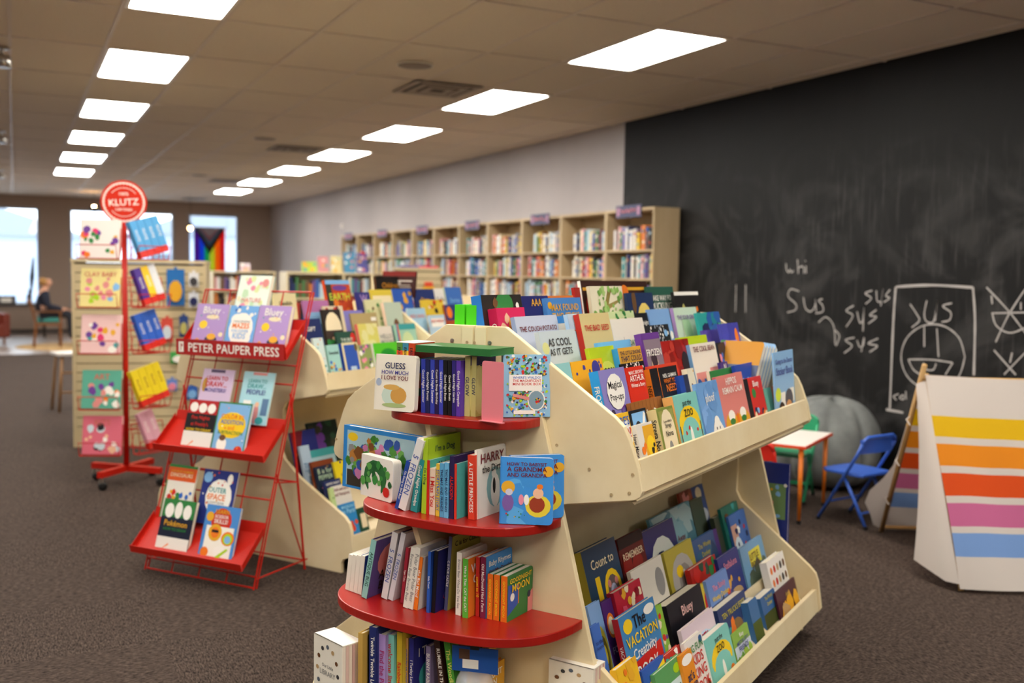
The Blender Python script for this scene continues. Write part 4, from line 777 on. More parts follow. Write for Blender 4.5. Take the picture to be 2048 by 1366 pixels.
q = MB(); q.box(.003, .002, .002, .2545, .018, .1255, '#2a6a34'); q.build('pages', PRINT, o)
upright(K1((446, 785)), K1((778, 815)), ZS1, .163, .02, '#efe6d4', 'white square board book with blue and red title and a brown animal', kind='board', title='GUESS~navy|HOW MUCH~indigo|I LOVE YOU~maroon', art=[('e', .48, .27, .3, .2, '#c8d8c8'), ('e', .6, .28, .2, .15, '#d09a4a'), ('e', .42, .42, .2, .05, '#d8a858'), ('e', .5, .1, .3, .04, '#a8b878'), ('e', .1, .5, .07, .07, '#a8b4c8')], ty=.86, tw=.66, th=.11, lean=4)
e = empty('bookend', TR(*F1.W(.138, -.170, ZS1+.0005), -AZ-.12), 'flat pink metal bookend beside the moon books on the top red shelf', 'bookend')
pk = mat('pink_metal', '#e2808a', .4)
q = MB(); q.prism(rrect(.075, .165, .008, True), 'y', 0, .002); q.build('upright', pk, e)
q = MB(); q.box(.0, -.012, 0, .082, .0, .002); q.build('foot', pk, e)
upright((1006, 836), (1100, 835), ZS1, .176, .028, '#8fbcd8', 'pale blue boxed book covered in tiny colourful figures with a white title panel', name='boxed_book', kind='hard', art=[('b', ['red', 'gold', 'green', 'navy', 'white', 'teal', 'brown', 'blue', 'lime'], 330, .02, .98, 5, .032), ('r', .12, .42, .82, .68, 'white'), ('r', .22, .05, .68, .11, 'white'), ('e', .7, .27, .19, .17, 'white'), ('e', .7, .27, .165, .15, '#7f9aa8'), ('b', ['red', 'gold', 'green', 'navy'], 14, .2, .33, 8, .03), ('p', [(.2, .38), (.55, .32), (.55, .27), (.2, .33)], 'salmon')], title="WHERE'S WALDO?~blue|THE MAGNIFICENT~red|MINI BOOK BOX~red", ty=.655, tw=.6, th=.065)

# ---- second red shelf
g2 = 'spine-out books on the second red shelf'
def R2(bl, br, tp, dep, c, lab, **k): return spine_book(K2(bl), K2(br), ZS2, dep, c, lab, top=K2(tp), group=g2, **k)
R2((460, 426), (474, 431), (540, 175), .085, '#26489c', 'thin blue leaning book with white lettering on the second red shelf', spine_text="I'm Going to Bed Bear", kind='hard')
R2((478, 432), (512, 440), (618, 62), .09, '#e4e0dc', 'tall white leaning storybook with a violet numeral on the second red shelf', spine_text='5  FROZEN', scol='#5a6aa8', kind='hard')
R2((545, 440), (574, 448), (618, 165), .09, '#2a8a8c', 'teal leaning book with white lettering on the second red shelf', spine_text='Good Night Grandpa', kind='hard')
R2((603, 450), (626, 455), (640, 50), .16, '#a8c62a', 'lime green book with a green cover on the second red shelf', spine_text="I'm a Dog", scol='dkgreen', title="I'm a Dog", tcol='dkgreen', kind='hard', ty=.9, tw=.6)
R2((629, 455), (641, 458), (648, 165), .13, '#4fa89c', 'thin red-spined book with teal cover on the second red shelf', spine='red', title='Make', tcol='navy', tw=.4)
R2((643, 457), (676, 462), (680, 210), .12, '#e8dcc8', 'white and red board book beside the striped train books', spine='#e4c8b0', spine_text='I Miss You', scol='red')
R2((678, 465), (699, 468), (703, 185), .12, '#d8b02a', 'yellow and blue train board book on the second red shelf', spine='#e0b83a', spine_text='STORYTRAIN STORY', scol='blue')
R2((701, 470), (722, 474), (724, 182), .12, '#3f8ac8', 'blue board book with green landscape spine beside the yellow train book', spine='#5aa0c8', spine_text='THOMAS AND FRIENDS', scol='navy')
R2((724, 474), (747, 478), (750, 180), .12, '#4a96c8', 'light blue board book with white pages next to the dark night-sky book', spine='#6ab0d8', spine_text='THOMAS AND FRIENDS', scol='navy')
R2((752, 478), (776, 482), (780, 145), .16, '#2a1f4a', 'dark violet night-sky book with red lettering on the second red shelf', spine_text='ALADDIN', scol='red', art=[('b', ['gold', 'purple', 'red'], 10, .3, .9, 4, .06)], kind='hard')
R2((779, 482), (790, 484), (793, 185), .125, '#4fa8a0', 'thin red-spined teal book beside the night-sky book', spine='#d83a2a', title='S', tcol='red', ty=.3)
R2((853, 482), (891, 487), (888, 140), .13, '#d8402a', 'orange-red board book with white spine lettering on the second red shelf', spine_text='A LITTLE PRINCESS')
R2((897, 480), (911, 482), (906, 110), .15, '#ece6da', 'white board book with red capitals and a black and white dog shape', title='HARRY~maroon|the Dirty~black', tcol='maroon', spine_text='HARRY the Dirty Dog', scol='red', art=[('e', .6, .4, .3, .3, '#8ab8b8'), ('e', .6, .35, .16, .25, 'white'), ('e', .56, .6, .08, .07, 'white'), ('e', .56, .42, .05, .12, 'black')], ty=.93, tw=.85, th=.14)
g = 'blue family board books on the second red shelf'
gart = [('b', ['#5aa8e0', '#3f8ed4'], 8, 0, 1, 3, .25), ('e', .9, .8, .1, .08, 'gold'), ('e', .15, .55, .13, .1, 'gold'), ('e', .72, .28, .24, .17, '#e0c83a'), ('e', .7, .3, .15, .12, '#9a3a20'), ('e', .72, .47, .1, .08, 'peach'), ('e', .75, .57, .06, .04, 'orange'), ('e', .15, .32, .11, .13, '#7a5a9c'), ('e', .17, .48, .07, .05, '#c8c4d4'), ('e', .4, .37, .05, .08, 'pink'), ('e', .5, .37, .05, .08, 'white'), ('b', ['green', 'gold', 'red'], 8, .1, .2, 9, .02)]
tt = 'HOW TO BABYSIT|A GRANDMA|AND GRANDPA'
upright((1023, 1043), (1130, 1038), ZS2, .178, .018, '#3f8fd8', 'bright blue board book half hidden behind its identical twin on the second red shelf', kind='board', title=tt, tcol='maroon', art=gart, ty=.93, tw=.75, th=.1, group=g, lean=2, off=.012)
upright((999, 1048), (1105, 1052), ZS2, .182, .02, '#3f8fd8', 'bright blue board book with maroon hand lettering standing in front of its twin', kind='board', title=tt, tcol='maroon', art=gart, ty=.93, tw=.75, th=.1, group=g, lean=3)
upright((721, 989), (784, 1008), ZS2, .125, .03, '#eee8dc', 'white board book with a green leafy arch and small red dot, second red shelf', kind='board', title='', art=[('e', .45, .5, .36, .42, '#2a6a34'), ('e', .45, .3, .2, .35, '#eee8dc'), ('r', .25, 0, .65, .2, '#eee8dc'), ('b', ['#3a8a3c', '#1f5a2c', '#5aa04a'], 16, .35, .85, 4, .08), ('e', .82, .22, .1, .12, 'red')], lean=2)
# puzzle box at the back left
upright((697, 970), (846, 1004), ZS2, .195, .03, '#2f86d0', 'large blue jigsaw puzzle box with a picture of a blossoming tree and numbers', name='puzzle_box', cat='puzzle box', kind='hard', off=-.025, pages=True, art=[('r', .05, .04, .95, .93, '#a8c8d0'), ('r', .06, .04, .95, .3, '#3a3228'), ('e', .13, .83, .07, .07, 'yellow'), ('b', ['#4a8a34', '#6aa84a', '#c87aa8', '#2f52a0', '#3a7a2c'], 70, .2, .85, 6, .05), ('b', ['#b87a34', '#7a4a1c', 'grey'], 16, .35, .85, 9, .06)], title='', lean=2)

# ---- third red shelf
g3 = 'spine-out books on the third red shelf'
def R3(bl, br, tp, dep, c, lab, **k): return spine_book(K2(bl), K2(br), ZS3, dep, c, lab, top=K2(tp), group=g3, **k)
for k in range(4):
    R3((192+22*k, 862+8*k), (211+22*k, 868+8*k), (232+22*k, 678+2*k), .14, '#e8e0d0' if k < 3 else '#2a4a8c', ['outermost cream-edged shaped board book at the curved end of the third red shelf', 'second cream-edged shaped board book from the curved end of the third red shelf', 'third cream-edged shaped board book from the curved end of the third red shelf', 'blue-covered shaped board book beside the cream-edged ones on the third red shelf'][k], spine='#e8e0d0')
R3((281, 905), (302, 914), (360, 602), .16, '#5a4a86', 'violet graphic book with pink figure and pale teal spine on the third red shelf', spine='#8fc4bc', spine_text='ANTIQUE BUG', scol='dkgreen', title='ANTI|BUG', tcol='black', art=[('e', .5, .6, .35, .3, 'salmon'), ('e', .6, .6, .12, .1, '#5a8a6a')], ty=.45, kind='hard')
R3((397, 878), (420, 882), (458, 660), .13, '#d8481c', 'orange leaning bedtime book beside the violet graphic book', spine_text='GOODNIGHT MOON', scol='yellow')
R3((430, 890), (461, 897), (522, 545), .17, '#e2dedc', 'first tall white leaning storybook with lilac lettering on the third red shelf', spine_text='5  FROZEN', scol='#5a6aa8', kind='hard')
R3((464, 900), (488, 906), (560, 548), .17, '#d8d4d8', 'second tall white leaning storybook with lilac lettering on the third red shelf', spine_text='5  FROZEN', scol='#5a6aa8', kind='hard', back='navy')
R3((490, 932), (502, 937), (535, 640), .13, '#a82a3c', 'thin crimson book between the white storybooks on the third red shelf', spine_text='Tiger Tales')
R3((504, 958), (526, 965), (572, 640), .13, '#e8e2d4', 'first plain white board book with small grey spine lettering, third red shelf', spine_text='Brown Bear Brown Bear', scol='grey')
R3((529, 965), (553, 972), (598, 640), .13, '#e8e2d4', 'second plain white board book with small grey spine lettering, third red shelf', spine_text='Polar Bear Polar Bear', scol='grey')
R3((559, 970), (580, 975), (610, 690), .13, '#e4dccc', 'white-covered board book with orange spine on the third red shelf', spine='orange', spine_text='the Bad Mood', scol='white')
R3((629, 985), (643, 989), (655, 660), .13, '#26489c', 'narrow blue and red spine beside the star-patterned book on the third red shelf', spine='#2a58b0', spine_text='Baby Touch', scol='white')
o = R3((646, 990), (682, 986), (692, 657), .14, '#1f2060', 'navy board book with white stars on a black spine on the third red shelf', spine='#141318', art=[('b', ['#3a3a90', 'red'], 5, .2, .8, 3, .06)])
R3((740, 965), (757, 968), (785, 572), .15, '#a8a24a', 'olive book with large black initial and slate spine on the third red shelf', spine='#56587c', spine_text='C IS FOR CASTLE', title='C is for Castle', tcol='black', kind='hard', ty=.93)
R3((785, 998), (815, 1003), (822, 665), .13, '#ece6d8', 'third plain white board book, the one beside the green and blue spine', spine_text='Brown Bear What Do You See', scol='grey')
R3((823, 1012), (853, 1018), (855, 700), .11, '#e07a28', 'orange-covered board book with green, yellow and blue spine on the third red shelf', spine='#5ab03a', spine_text='Who is That, CAT the CAT?', title='WHO|CAT', tcol='white', art=[('e', .6, .15, .25, .15, 'lime'), ('e', .6, .15, .15, .09, 'cream')], ty=.9)
R3((895, 1005), (914, 1010), (918, 690), .12, '#b82a24', 'thin red board book beside the maroon farm book on the third red shelf', spine_text='count to 10', scol='yellow')
R3((918, 1015), (948, 1020), (950, 690), .14, '#3f8acc', 'blue-covered farm board book with maroon spine on the third red shelf', spine='#7a2040', spine_text='Old MacDonald Had a Farm', title='Baby Rhymes|Old MacDonald~maroon', tcol='white', art=[('e', .15, .6, .1, .08, 'navy')], ty=.92)
for k, (a, b, y) in enumerate([(955, 986, 1020), (990, 1024, 1026), (1036, 1072, 1031)]):
    R3((a, y), (b, y+5), (b+3, 782+4*k), .14, '#2f7a3c', ['first orange-spined green bedtime board book, beside the blue farm book', 'middle orange-spined green bedtime board book of three', 'last orange-spined green bedtime board book of three with its cover showing'][k], spine='#e06a1c', spine_text='GOODNIGHT MOON', scol='yellow', title='GOODNIGHT|MOON', tcol='yellow', ty=.92, th=.17, tw=.85, art=[('p', [(.03, .12), (.42, .3), (.42, .72), (.03, .8)], '#2f56a8'), ('p', [(.42, .3), (.45, .3), (.45, .74), (.42, .72)], 'orange'), ('e', .2, .5, .08, .09, 'white'), ('p', [(.8, 0), (1, 0), (1, .5), (.8, .35)], 'salmon'), ('e', .85, .4, .06, .08, '#26304a')])

# ---- lowest, cream shelf
g4 = 'books on the lowest end shelf'
def R4(tl, tr, dep, c, lab, h, **k): return spine_book(K2(tl), K2(tr), ZS4, dep, c, lab, h=h, ztop=ZS4+h, group=g4, kind='hard', **k)
R4((260, 1095), (287, 1100), .15, '#c09a4a', 'tan and black spined book at the left of the lowest end shelf row', .225)
R4((290, 1100), (316, 1106), .15, '#2a2a22', 'black spined book with white top beside the tan one on the lowest end shelf', .215)
R4((320, 1062), (361, 1070), .17, '#1f2a62', 'navy lullaby book with white spine lettering on the lowest end shelf', .245, spine_text='Twinkle Twinkle Little Star')
R4((364, 1100), (411, 1110), .16, '#a88ac4', 'lilac book with pink spine lettering on the lowest end shelf', .225, spine_text='Find the Puppy', scol='#a8306a')
R4((414, 1102), (456, 1110), .16, '#7fc4b4', 'mint green book with red spine lettering on the lowest end shelf', .225, spine_text='welcome little one', scol='red')
R4((470, 1090), (500, 1096), .16, '#d8b83a', 'rainbow striped spine book on the lowest end shelf', .235, spine_text='Rainbow', scol='red', spine='#c8a82a')
R4((506, 1120), (532, 1126), .15, '#d09a5a', 'tan storybook with blue lettering on the lowest end shelf', .215, spine_text="CORDUROY'S SHAPES", scol='blue')
R4((536, 1122), (562, 1128), .16, '#2a2a78', 'indigo sea-animal book with white title on the lowest end shelf', .22, spine_text='I Turtley Love You', title='I Turtley', tcol='white', art=[('e', .5, .45, .35, .2, 'teal')], ty=.85)
R4((626, 1165), (654, 1170), .14, '#8a7aa0', 'silvery mauve spined book on the lowest end shelf', .195, spine_text='BUNNY RABBIT SHOW')
R4((664, 1118), (700, 1124), .15, '#3a2018', 'dark brown leaning book with red foot on the lowest end shelf', .225, spine_text='RUMBLE IN THE JUNGLE', lean=-9)
R4((718, 1130), (756, 1136), .15, '#4a9a34', 'green leaning book with yellow lettering on the lowest end shelf', .225, spine_text='The Woodland Scared', scol='#e0e070', art=[('b', ['#3a2a1c', '#26301c', 'maroon'], 12, 0, 1, 4, .2)], lean=-10)
R4((818, 1240), (850, 1246), .15, '#d09a4a', 'tan book with pale blue spine and red title on the lowest end shelf', .17, spine='#8ab0d8', spine_text='Find the Duck', scol='navy', title='Find the', tcol='maroon', ty=.6, tw=.6)
R4((892, 1308), (918, 1314), .13, '#d8a02a', 'golden book with chunky white title on the lowest end shelf', .13, spine='maroon', spine_text='COUNT', title='COUNT|ON', tcol='white', ty=.88)
def library_box(p1, p2, p3, zt, lab):
    A, Bq, C = [on_z(p, zt) for p in (p1, p2, p3)]; x = Bq-A; wd = np.linalg.norm(x); x /= wd; y = np.cross(Z, x); dp = max(.05, abs((C-Bq)@y)); zb = ZS4+.001; hh = zt-zb
    e = empty('gift_box_set', basis(x, y, Z, (A[0], A[1], zb)), lab, 'boxed books', 'cream boxed sets of little books')
    q = MB(); q.box(0, 0, 0, wd, .003, hh, '#efe8d8'); q.box(0, 0, hh-.003, wd, dp, hh, '#f1ebde'); q.box(0, dp-.003, 0, wd, dp, hh-.003, '#efe8d8'); q.box(0, .003, 0, .003, dp-.003, hh-.003, '#efe8d8'); q.box(.003, .003, 0, wd, dp-.003, .003, '#efe8d8'); q.build('slip_case', PRINT, e)
    n = 6; t = (dp-.006)/n
    for k in range(n):
        q = MB(); q.box(.004, .003+k*t+.0005, .004, wd-.0005, .003+(k+1)*t-.0005, hh-.004, ['#e8dccc', '#d8b8ac', '#e4d4c0', '#d0a89c', '#e8d8c8', '#c89a94'][k]); q.build('little_book', PRINT, e)
    q = MB(); f = lambda x, z: (x, -.0006, z)
    add_text(q, 'Our Little', f, wd*.5, hh*.58, wd*.4, 'grey'); add_text(q, 'LIBRARY', f, wd*.5, hh*.47, wd*.55, 'grey'); q.build('lettering', INK, e)
    q = MB(); draw_art(q, [('e', .5+.36*math.cos(k*.52), .5+.38*math.sin(k*.52), .05, .035, ['dkgrey', 'brown', 'tan', '#56606e'][k % 4]) for k in range(12)], wd, hh); q.build('printed_wreath', INK, e)
library_box((628, 1265.5), (684, 1293), (725.5, 1281), ZS4+.19, 'cream boxed set of little books at the left end of the lowest shelf')
library_box((1098, 1317), (1187, 1339), (1210, 1322), ZS4+.155, 'cream boxed set of little books on the lowest shelf beside the lower bin')
# blue header card of a bagged toy clipped under the third shelf
A = on_z((1050, 1320), .50); e = empty('bagged_toy', TR(*F1.W(.17, -.235, .30), -AZ+.3), 'bagged soft toy with a blue header card clipped under the third red shelf', 'toy')
q = MB(); q.box(-.065, 0, .095, .065, .003, .165, '#1f52a0'); q.box(-.035, -.0008, .105, .01, -.0002, .13, 'white'); q.box(-.045, -.0012, .13, -.015, -.0004, .158, '#5a4030'); q.build('header_card', PRINT, e)
plas = bpy.data.materials.new('clear_bag'); plas.use_nodes = True; pb = plas.node_tree.nodes['Principled BSDF']; pb.inputs['Base Color'].default_value = (.9, .88, .85, 1); pb.inputs['Roughness'].default_value = .15; pb.inputs['Alpha'].default_value = .35
q = MB(); q.lathe([(.01, -.05), (.055, -.04), (.062, .02), (.05, .08), (.04, .096)], 14); q.build('bag', plas, e, smooth=True)
q = MB(); q.lathe([(.008, -.045), (.045, -.03), (.05, .01), (.035, .05), (.008, .06)], 14); q.build('plush', mat('plush_tan', '#b89484', .95), e, smooth=True)
q = MB(); q.box(-.012, -.006, .16, .012, .009, .176); q.tube([(-.006, 0, .175), (-.004, 0, .196)], .0012, 5); q.tube([(.006, 0, .175), (.004, 0, .196)], .0012, 5); q.build('binder_clip', BLACKP, e)

# books on the far end cap that show past the stand
for k, (v, z, c, lab, hh) in enumerate([(.335, .2455, '#23317c', 'tall navy picture book standing at the far end cap beside the red folding chair', .44)]):
    book('picture_book', basis(V, U, Z, F1.W(v, 1.72+.05, z)), .115, hh, .02, c, lab, art=[('r', .1, .45, .9, .8, '#6a8a5a'), ('b', ['red', 'gold', 'sky', 'white'], 14, .45, .8, 3, .1)])

# ================================================================ red wire rack in front of the second stand
RX = np.array([math.cos(math.radians(-52.37)), math.sin(math.radians(-52.37)), 0]); RY = np.cross(Z, RX); RO = np.array([.5536, 5.0989, 0.0]); RW = .678
def RP(x, y, z): return RO+RX*x+RY*y+Z*z
rk = empty('wire_book_rack', basis(RX, RY, Z, RO), 'red wire floor rack with sheet-metal trays and a white-lettered publisher sign', 'book rack')
SL = .312
for i, x0 in enumerate((0, RW)):
    s = 1 if i == 0 else -1
    for d in (0, .022):
        q = MB(); q.tube([(x0+s*0, d*.9, .004), (x0, SL*1.375+d*.9, 1.375)], .0042, 6); q.build('rail_wire', REDW, rk)
    q = MB(); q.tube([(x0, .27, .89), (x0, .38, .004)], .0062, 6); q.build('back_leg', REDW, rk)
    q = MB(); q.tube([(x0, SL*.52, .52), (x0, .372, .05)], .004, 6); q.build('brace', REDW, rk)
    q = MB(); q.tube([(x0, .015, .05), (x0, .40, .05)], .004, 6); q.build('foot_wire', REDW, rk)
    q = MB(); q.tube([(x0, .15, .48), (x0, .325, .45)], .0035, 6); q.build('side_wire', REDW, rk)
for z in (1.375, 1.02, .93, .50, .40, .06, .012):
    q = MB(); q.tube([(0, SL*z, z), (RW, SL*z, z)], .0042, 6); q.build('cross_wire', REDW, rk)
for z in (.05, .45):
    q = MB(); y = .375 if z < .1 else .325; q.tube([(0, y, z), (RW, y, z)], .0045, 6); q.build('back_wire', REDW, rk)
for k in (1, 2, 3):
    x = RW*k/4; q = MB(); q.tube([(x, SL*.012, .012), (x, SL*1.375, 1.375)], .0036, 6); q.build('upright_wire', REDW, rk)
TRAYS = [(.235, 1.055, 1.127, 1.19, 1.24), (.072, .588, .622, .72, .77), (-.08, .113, .148, .25, .30)]
for (ly, z0, z1, s0, s1) in TRAYS:
    q = MB(); th = .0025
    ys0, ys1 = SL*s0-.008, SL*s1-.008
    def sheet(p, r):   # sheet between two (y,z) lines
        n = np.array([-(r[1]-p[1]), r[0]-p[0]]); n = n/np.linalg.norm(n)*th
        q.prism([p, r, (r[0]+n[0], r[1]+n[1]), (p[0]+n[0], p[1]+n[1])], 'x', -.004, RW+.004)
    sheet((ys0, s0), (ys1, s1)); sheet((ly, z0), (ys0, s0)); sheet((ly-.002, z0), (ly-.012, z1))
    q.build('tray', REDW, rk)
    for x in (-.004, RW+.002):
        q = MB(); q.prism([(ly+.006, z0+.004), (ys0, s0+.004), (ys0-.002, s0+.035), (ly-.004, z0+.03)], 'x', x, x+.002); q.build('tray_side', REDW, rk)
q = MB(); (ly, z0, z1, _, _) = TRAYS[0]; q.box(.0, ly-.017, z0-.004, RW, ly-.0135, z1+.004); sg = q.build('sign_board', mat('sign_red', '#a81e1c', .4), rk)
q = MB(); f = lambda x, z: (x, ly-.0178, z); zc = (z0+z1)/2
add_text(q, 'PETER PAUPER PRESS', f, RW*.54, zc, RW*.84, 'white', .048); draw = [(.018, zc-.026), (.05, zc-.026), (.05, zc+.026), (.018, zc+.026)]
q.add([(x, ly-.0178, z) for x, z in draw], [(0, 1, 2, 3)], 'white')
q.add([(x, ly-.0182, z) for x, z in [(.03, zc-.018), (.034, zc-.018), (.034, zc+.018), (.03, zc+.018)]], [(0, 1, 2, 3)], '#a81e1c'); q.add([(x, ly-.0182, z) for x, z in [(.036, zc+.002), (.044, zc+.002), (.044, zc+.014), (.036, zc+.014)]], [(0, 1, 2, 3)], '#a81e1c')
q.build('sign_lettering', INK, sg)
def rack_book(tl, tr, y, z, s):
    a = math.atan(SL); n = -math.cos(a)*RY+math.sin(a)*Z; up = math.sin(a)*RY+math.cos(a)*Z; base = RP(0, y, z)
    P = [on_plane(p, n, n@base) for p in (tl, tr)]; xs_ = [(p-base)@RX for p in P]; h = sum((p-base)@up for p in P)/2
    d = dict(s); lab = d.pop('label'); cov = d.pop('cover'); t = d.pop('t', .012)
    return book('activity_book', basis(RX, -n, up, base+RX*xs_[0]), xs_[1]-xs_[0], h, t, cov, lab, group='activity books on the red wire rack', kind='paper', **d)
pet = [('e', .3, .55, .13, .09, 'yellow'), ('e', .55, .72, .2, .05, 'cream'), ('e', .62, .2, .2, .14, '#2a2f4a'), ('e', .62, .3, .14, .07, 'gold'), ('e', .2, .12, .1, .14, '#d8945a'), ('e', .9, .35, .07, .05, 'cream'), ('b', ['white', 'gold', 'teal'], 10, .3, .9, 5, .02)]
RB = [
 ((397, 607), (460, 609), .26, 1.075, B('#ab8cc4', 'lilac game book with white rounded title at the left of the sign tray', 'Bluey', 'white', pet, t=.022, th=.2, ty=.94, tw=.62)),
 ((463, 611), (519, 612), .26, 1.075, B('#6aa4dc', 'sky blue maze book with a white cloud between the two lilac books', 'CHALLENGING~grey|MAZES~orange|FOR CLEVER~sky|KIDS~sky', 'orange', [('e', .5, .5, .42, .35, 'white'), ('e', .3, .7, .2, .12, 'white'), ('e', .7, .3, .2, .12, 'white'), ('b', ['blue', 'white'], 8, .8, 1, 5, .06)], ty=.68, tw=.6, th=.12, t=.015)),
 ((521, 611), (584, 612), .26, 1.075, B('#ab8cc4', 'lilac game book with thick pages at the right of the sign tray', 'Bluey', 'white', pet, t=.026, th=.2, ty=.94, tw=.62)),
 ((482, 550), (545, 552), .352, 1.20, B('#dfe8d8', 'pale green journal with pastel flowers and a teal edge on top of the red rack', 'NATURE', 'salmon', [('r', 0, 0, 1, .02, 'teal'), ('b', ['#bcd8b0', 'pink', 'cream', '#d8e0a0'], 22, .05, .95, 5, .1), ('e', .85, .85, .1, .08, 'salmon')], spine='teal', back='teal', ty=.55, tw=.6, t=.026)),
 ((409, 737), (471, 740), .205, .735, B('#d4bcd8', 'pale lilac drawing book with a red and violet title on the middle tray', 'LEARN TO~red|DRAW...~red|MONSTERS!~indigo', 'red', [('r', .25, .93, .7, .99, '#5a4a6a'), ('e', .12, .68, .08, .14, '#b88a3a'), ('b', ['green', 'brown', 'lime', 'white'], 7, .05, .25, 5, .09)], ty=.86, tw=.68, th=.13, t=.008)),
 ((490, 743), (552, 746), .205, .735, B('#a8d4dc', 'pale aqua drawing book with teal and violet title on the middle tray', 'LEARN TO~teal|DRAW...~teal|PEOPLE!~indigo', 'teal', [('r', .3, .94, .75, .99, 'salmon'), ('r', .75, .18, .95, .5, '#5a7a9c'), ('e', .6, .2, .08, .2, 'salmon'), ('e', .6, .38, .07, .05, 'peach'), ('e', .75, .08, .13, .07, 'teal'), ('r', .15, .28, .4, .45, 'white')], ty=.86, tw=.6, th=.13, t=.008)),
 ((381, 798), (439, 803), .10, .605, B('#1c191b', 'black, red and white drawing guide with yellow title on the middle tray', 'Five Nights~red|at Freddy\'s~red|HOW TO DRAW~yellow', 'red', [('r', 0, .72, 1, 1, '#b01a1c'), ('e', .2, .85, .14, .1, 'white'), ('e', .5, .84, .14, .1, 'white'), ('e', .8, .84, .14, .1, 'white'), ('r', 0, 0, 1, .36, '#e8e2d8'), ('p', [(.15, .02), (.4, .15), (.38, .18)], 'orange')], ty=.68, tw=.85, th=.1, t=.012)),
 ((440, 803), (506, 808), .10, .605, B('#7fb0dc', 'sky blue sums colouring book with a yellow cloud and an owl on the middle tray', 'COLOR BY~orange|ADDITION~blue|and~orange|SUBTRACTION~green', 'orange', [('r', 0, 0, .03, 1, 'green'), ('r', .97, 0, 1, 1, 'green'), ('r', 0, .97, 1, 1, 'green'), ('e', .5, .55, .42, .26, 'yellow'), ('e', .3, .16, .15, .15, 'white'), ('e', .3, .29, .1, .06, 'brown'), ('e', .82, .08, .12, .08, 'red'), ('b', ['white', 'pink', 'orange', 'green', 'purple'], 12, .1, .95, 5, .025)], ty=.76, tw=.74, th=.085, t=.014)),
 ((341, 927), (397, 934.6), .042, .265, B('#e4ddd0', 'white, orange and green colouring book with a bright creature on the bottom tray', 'COLOR BY NUMBERS~gold|DINOSAURS~cream', 'cream', [('r', 0, .7, 1, .95, '#d8561c'), ('r', 0, .95, 1, 1, 'green'), ('r', 0, 0, .04, .7, 'green'), ('b', ['purple', 'red', 'gold', 'blue', 'green'], 14, .25, .5, 5, .09)], ty=.9, tw=.78, t=.012)),
 ((411, 936), (478, 946), .042, .265, B('#26347c', 'navy space activity book with a white splash panel on the bottom tray', 'OUTER~teal|SPACE~orange|ACTIVITY BOOK~grey', 'orange', [('e', .55, .5, .38, .34, 'white'), ('e', .15, .85, .13, .1, 'sky'), ('e', .8, .85, .08, .1, 'white'), ('b', ['gold', 'orange', 'white', 'red'], 18, .05, .97, 5, .03), ('e', .75, .1, .15, .08, 'red')], ty=.68, tw=.52, th=.13, t=.012)),
 ((331, 996), (394, 1004), -.052, .13, B('#1a2034', 'white, green and navy drawing guide with a yellow title on the bottom tray', 'Pokémon~gold|HOW TO DRAW~green', 'gold', [('r', 0, .66, 1, 1, '#2f7a3c'), ('e', .22, .78, .14, .14, 'white'), ('e', .5, .8, .12, .16, 'white'), ('e', .78, .78, .13, .14, 'white'), ('r', 0, 0, 1, .28, '#e8e2d8'), ('p', [(.15, .02), (.4, .14), (.38, .17)], 'orange')], ty=.6, tw=.72, th=.12, t=.022)),
 ((416, 1008), (483, 1016.6), -.052, .13, B('#4a88cc', 'blue preschool skills book with a red arch, sun and rainbow on the bottom tray', 'LEARN~gold|SCISSOR~white|SKILLS!~white', 'white', [('e', .5, .72, .3, .24, '#c8301e'), ('r', .1, .02, .92, .62, '#efe9dc'), ('e', .15, .78, .11, .09, 'gold'), ('e', .38, .5, .2, .16, 'gold'), ('e', .38, .5, .12, .1, 'orange'), ('r', .28, .5, .48, .55, 'black'), ('e', .78, .42, .19, .13, 'orange'), ('e', .78, .41, .14, .1, 'lime'), ('e', .78, .4, .09, .07, 'sky'), ('e', .17, .13, .12, .09, 'orange'), ('e', .6, .17, .18, .1, 'white'), ('p', [(.5, .06), (.8, .24), (.85, .22), (.6, .04)], 'lime')], ty=.93, tw=.4, th=.08, t=.012)),
]
for tl, tr, y, z, s in RB: rack_book(tl, tr, y, z, s)
o = book('brochure_sign', Matrix.Translation(F2.W(-.13, 1.25, 1.327)) @ basis(V, U, Z, (0, 0, 0)) @ Matrix.Rotation(math.radians(-6), 4, 'X'), .26, .16, .012, '#3a1712', 'large dark brown and red display card with white lettering on top of the second stand', title='AR', tcol='#d8ccc0', art=[('r', 0, .82, 1, 1, '#7a1c14'), ('r', .45, .6, .9, .66, '#c8bcb0'), ('r', .45, .45, .85, .49, '#a89c90'), ('r', .45, .36, .88, .40, '#a89c90')], ty=.62, tw=.22, cat='display card', pages=False)

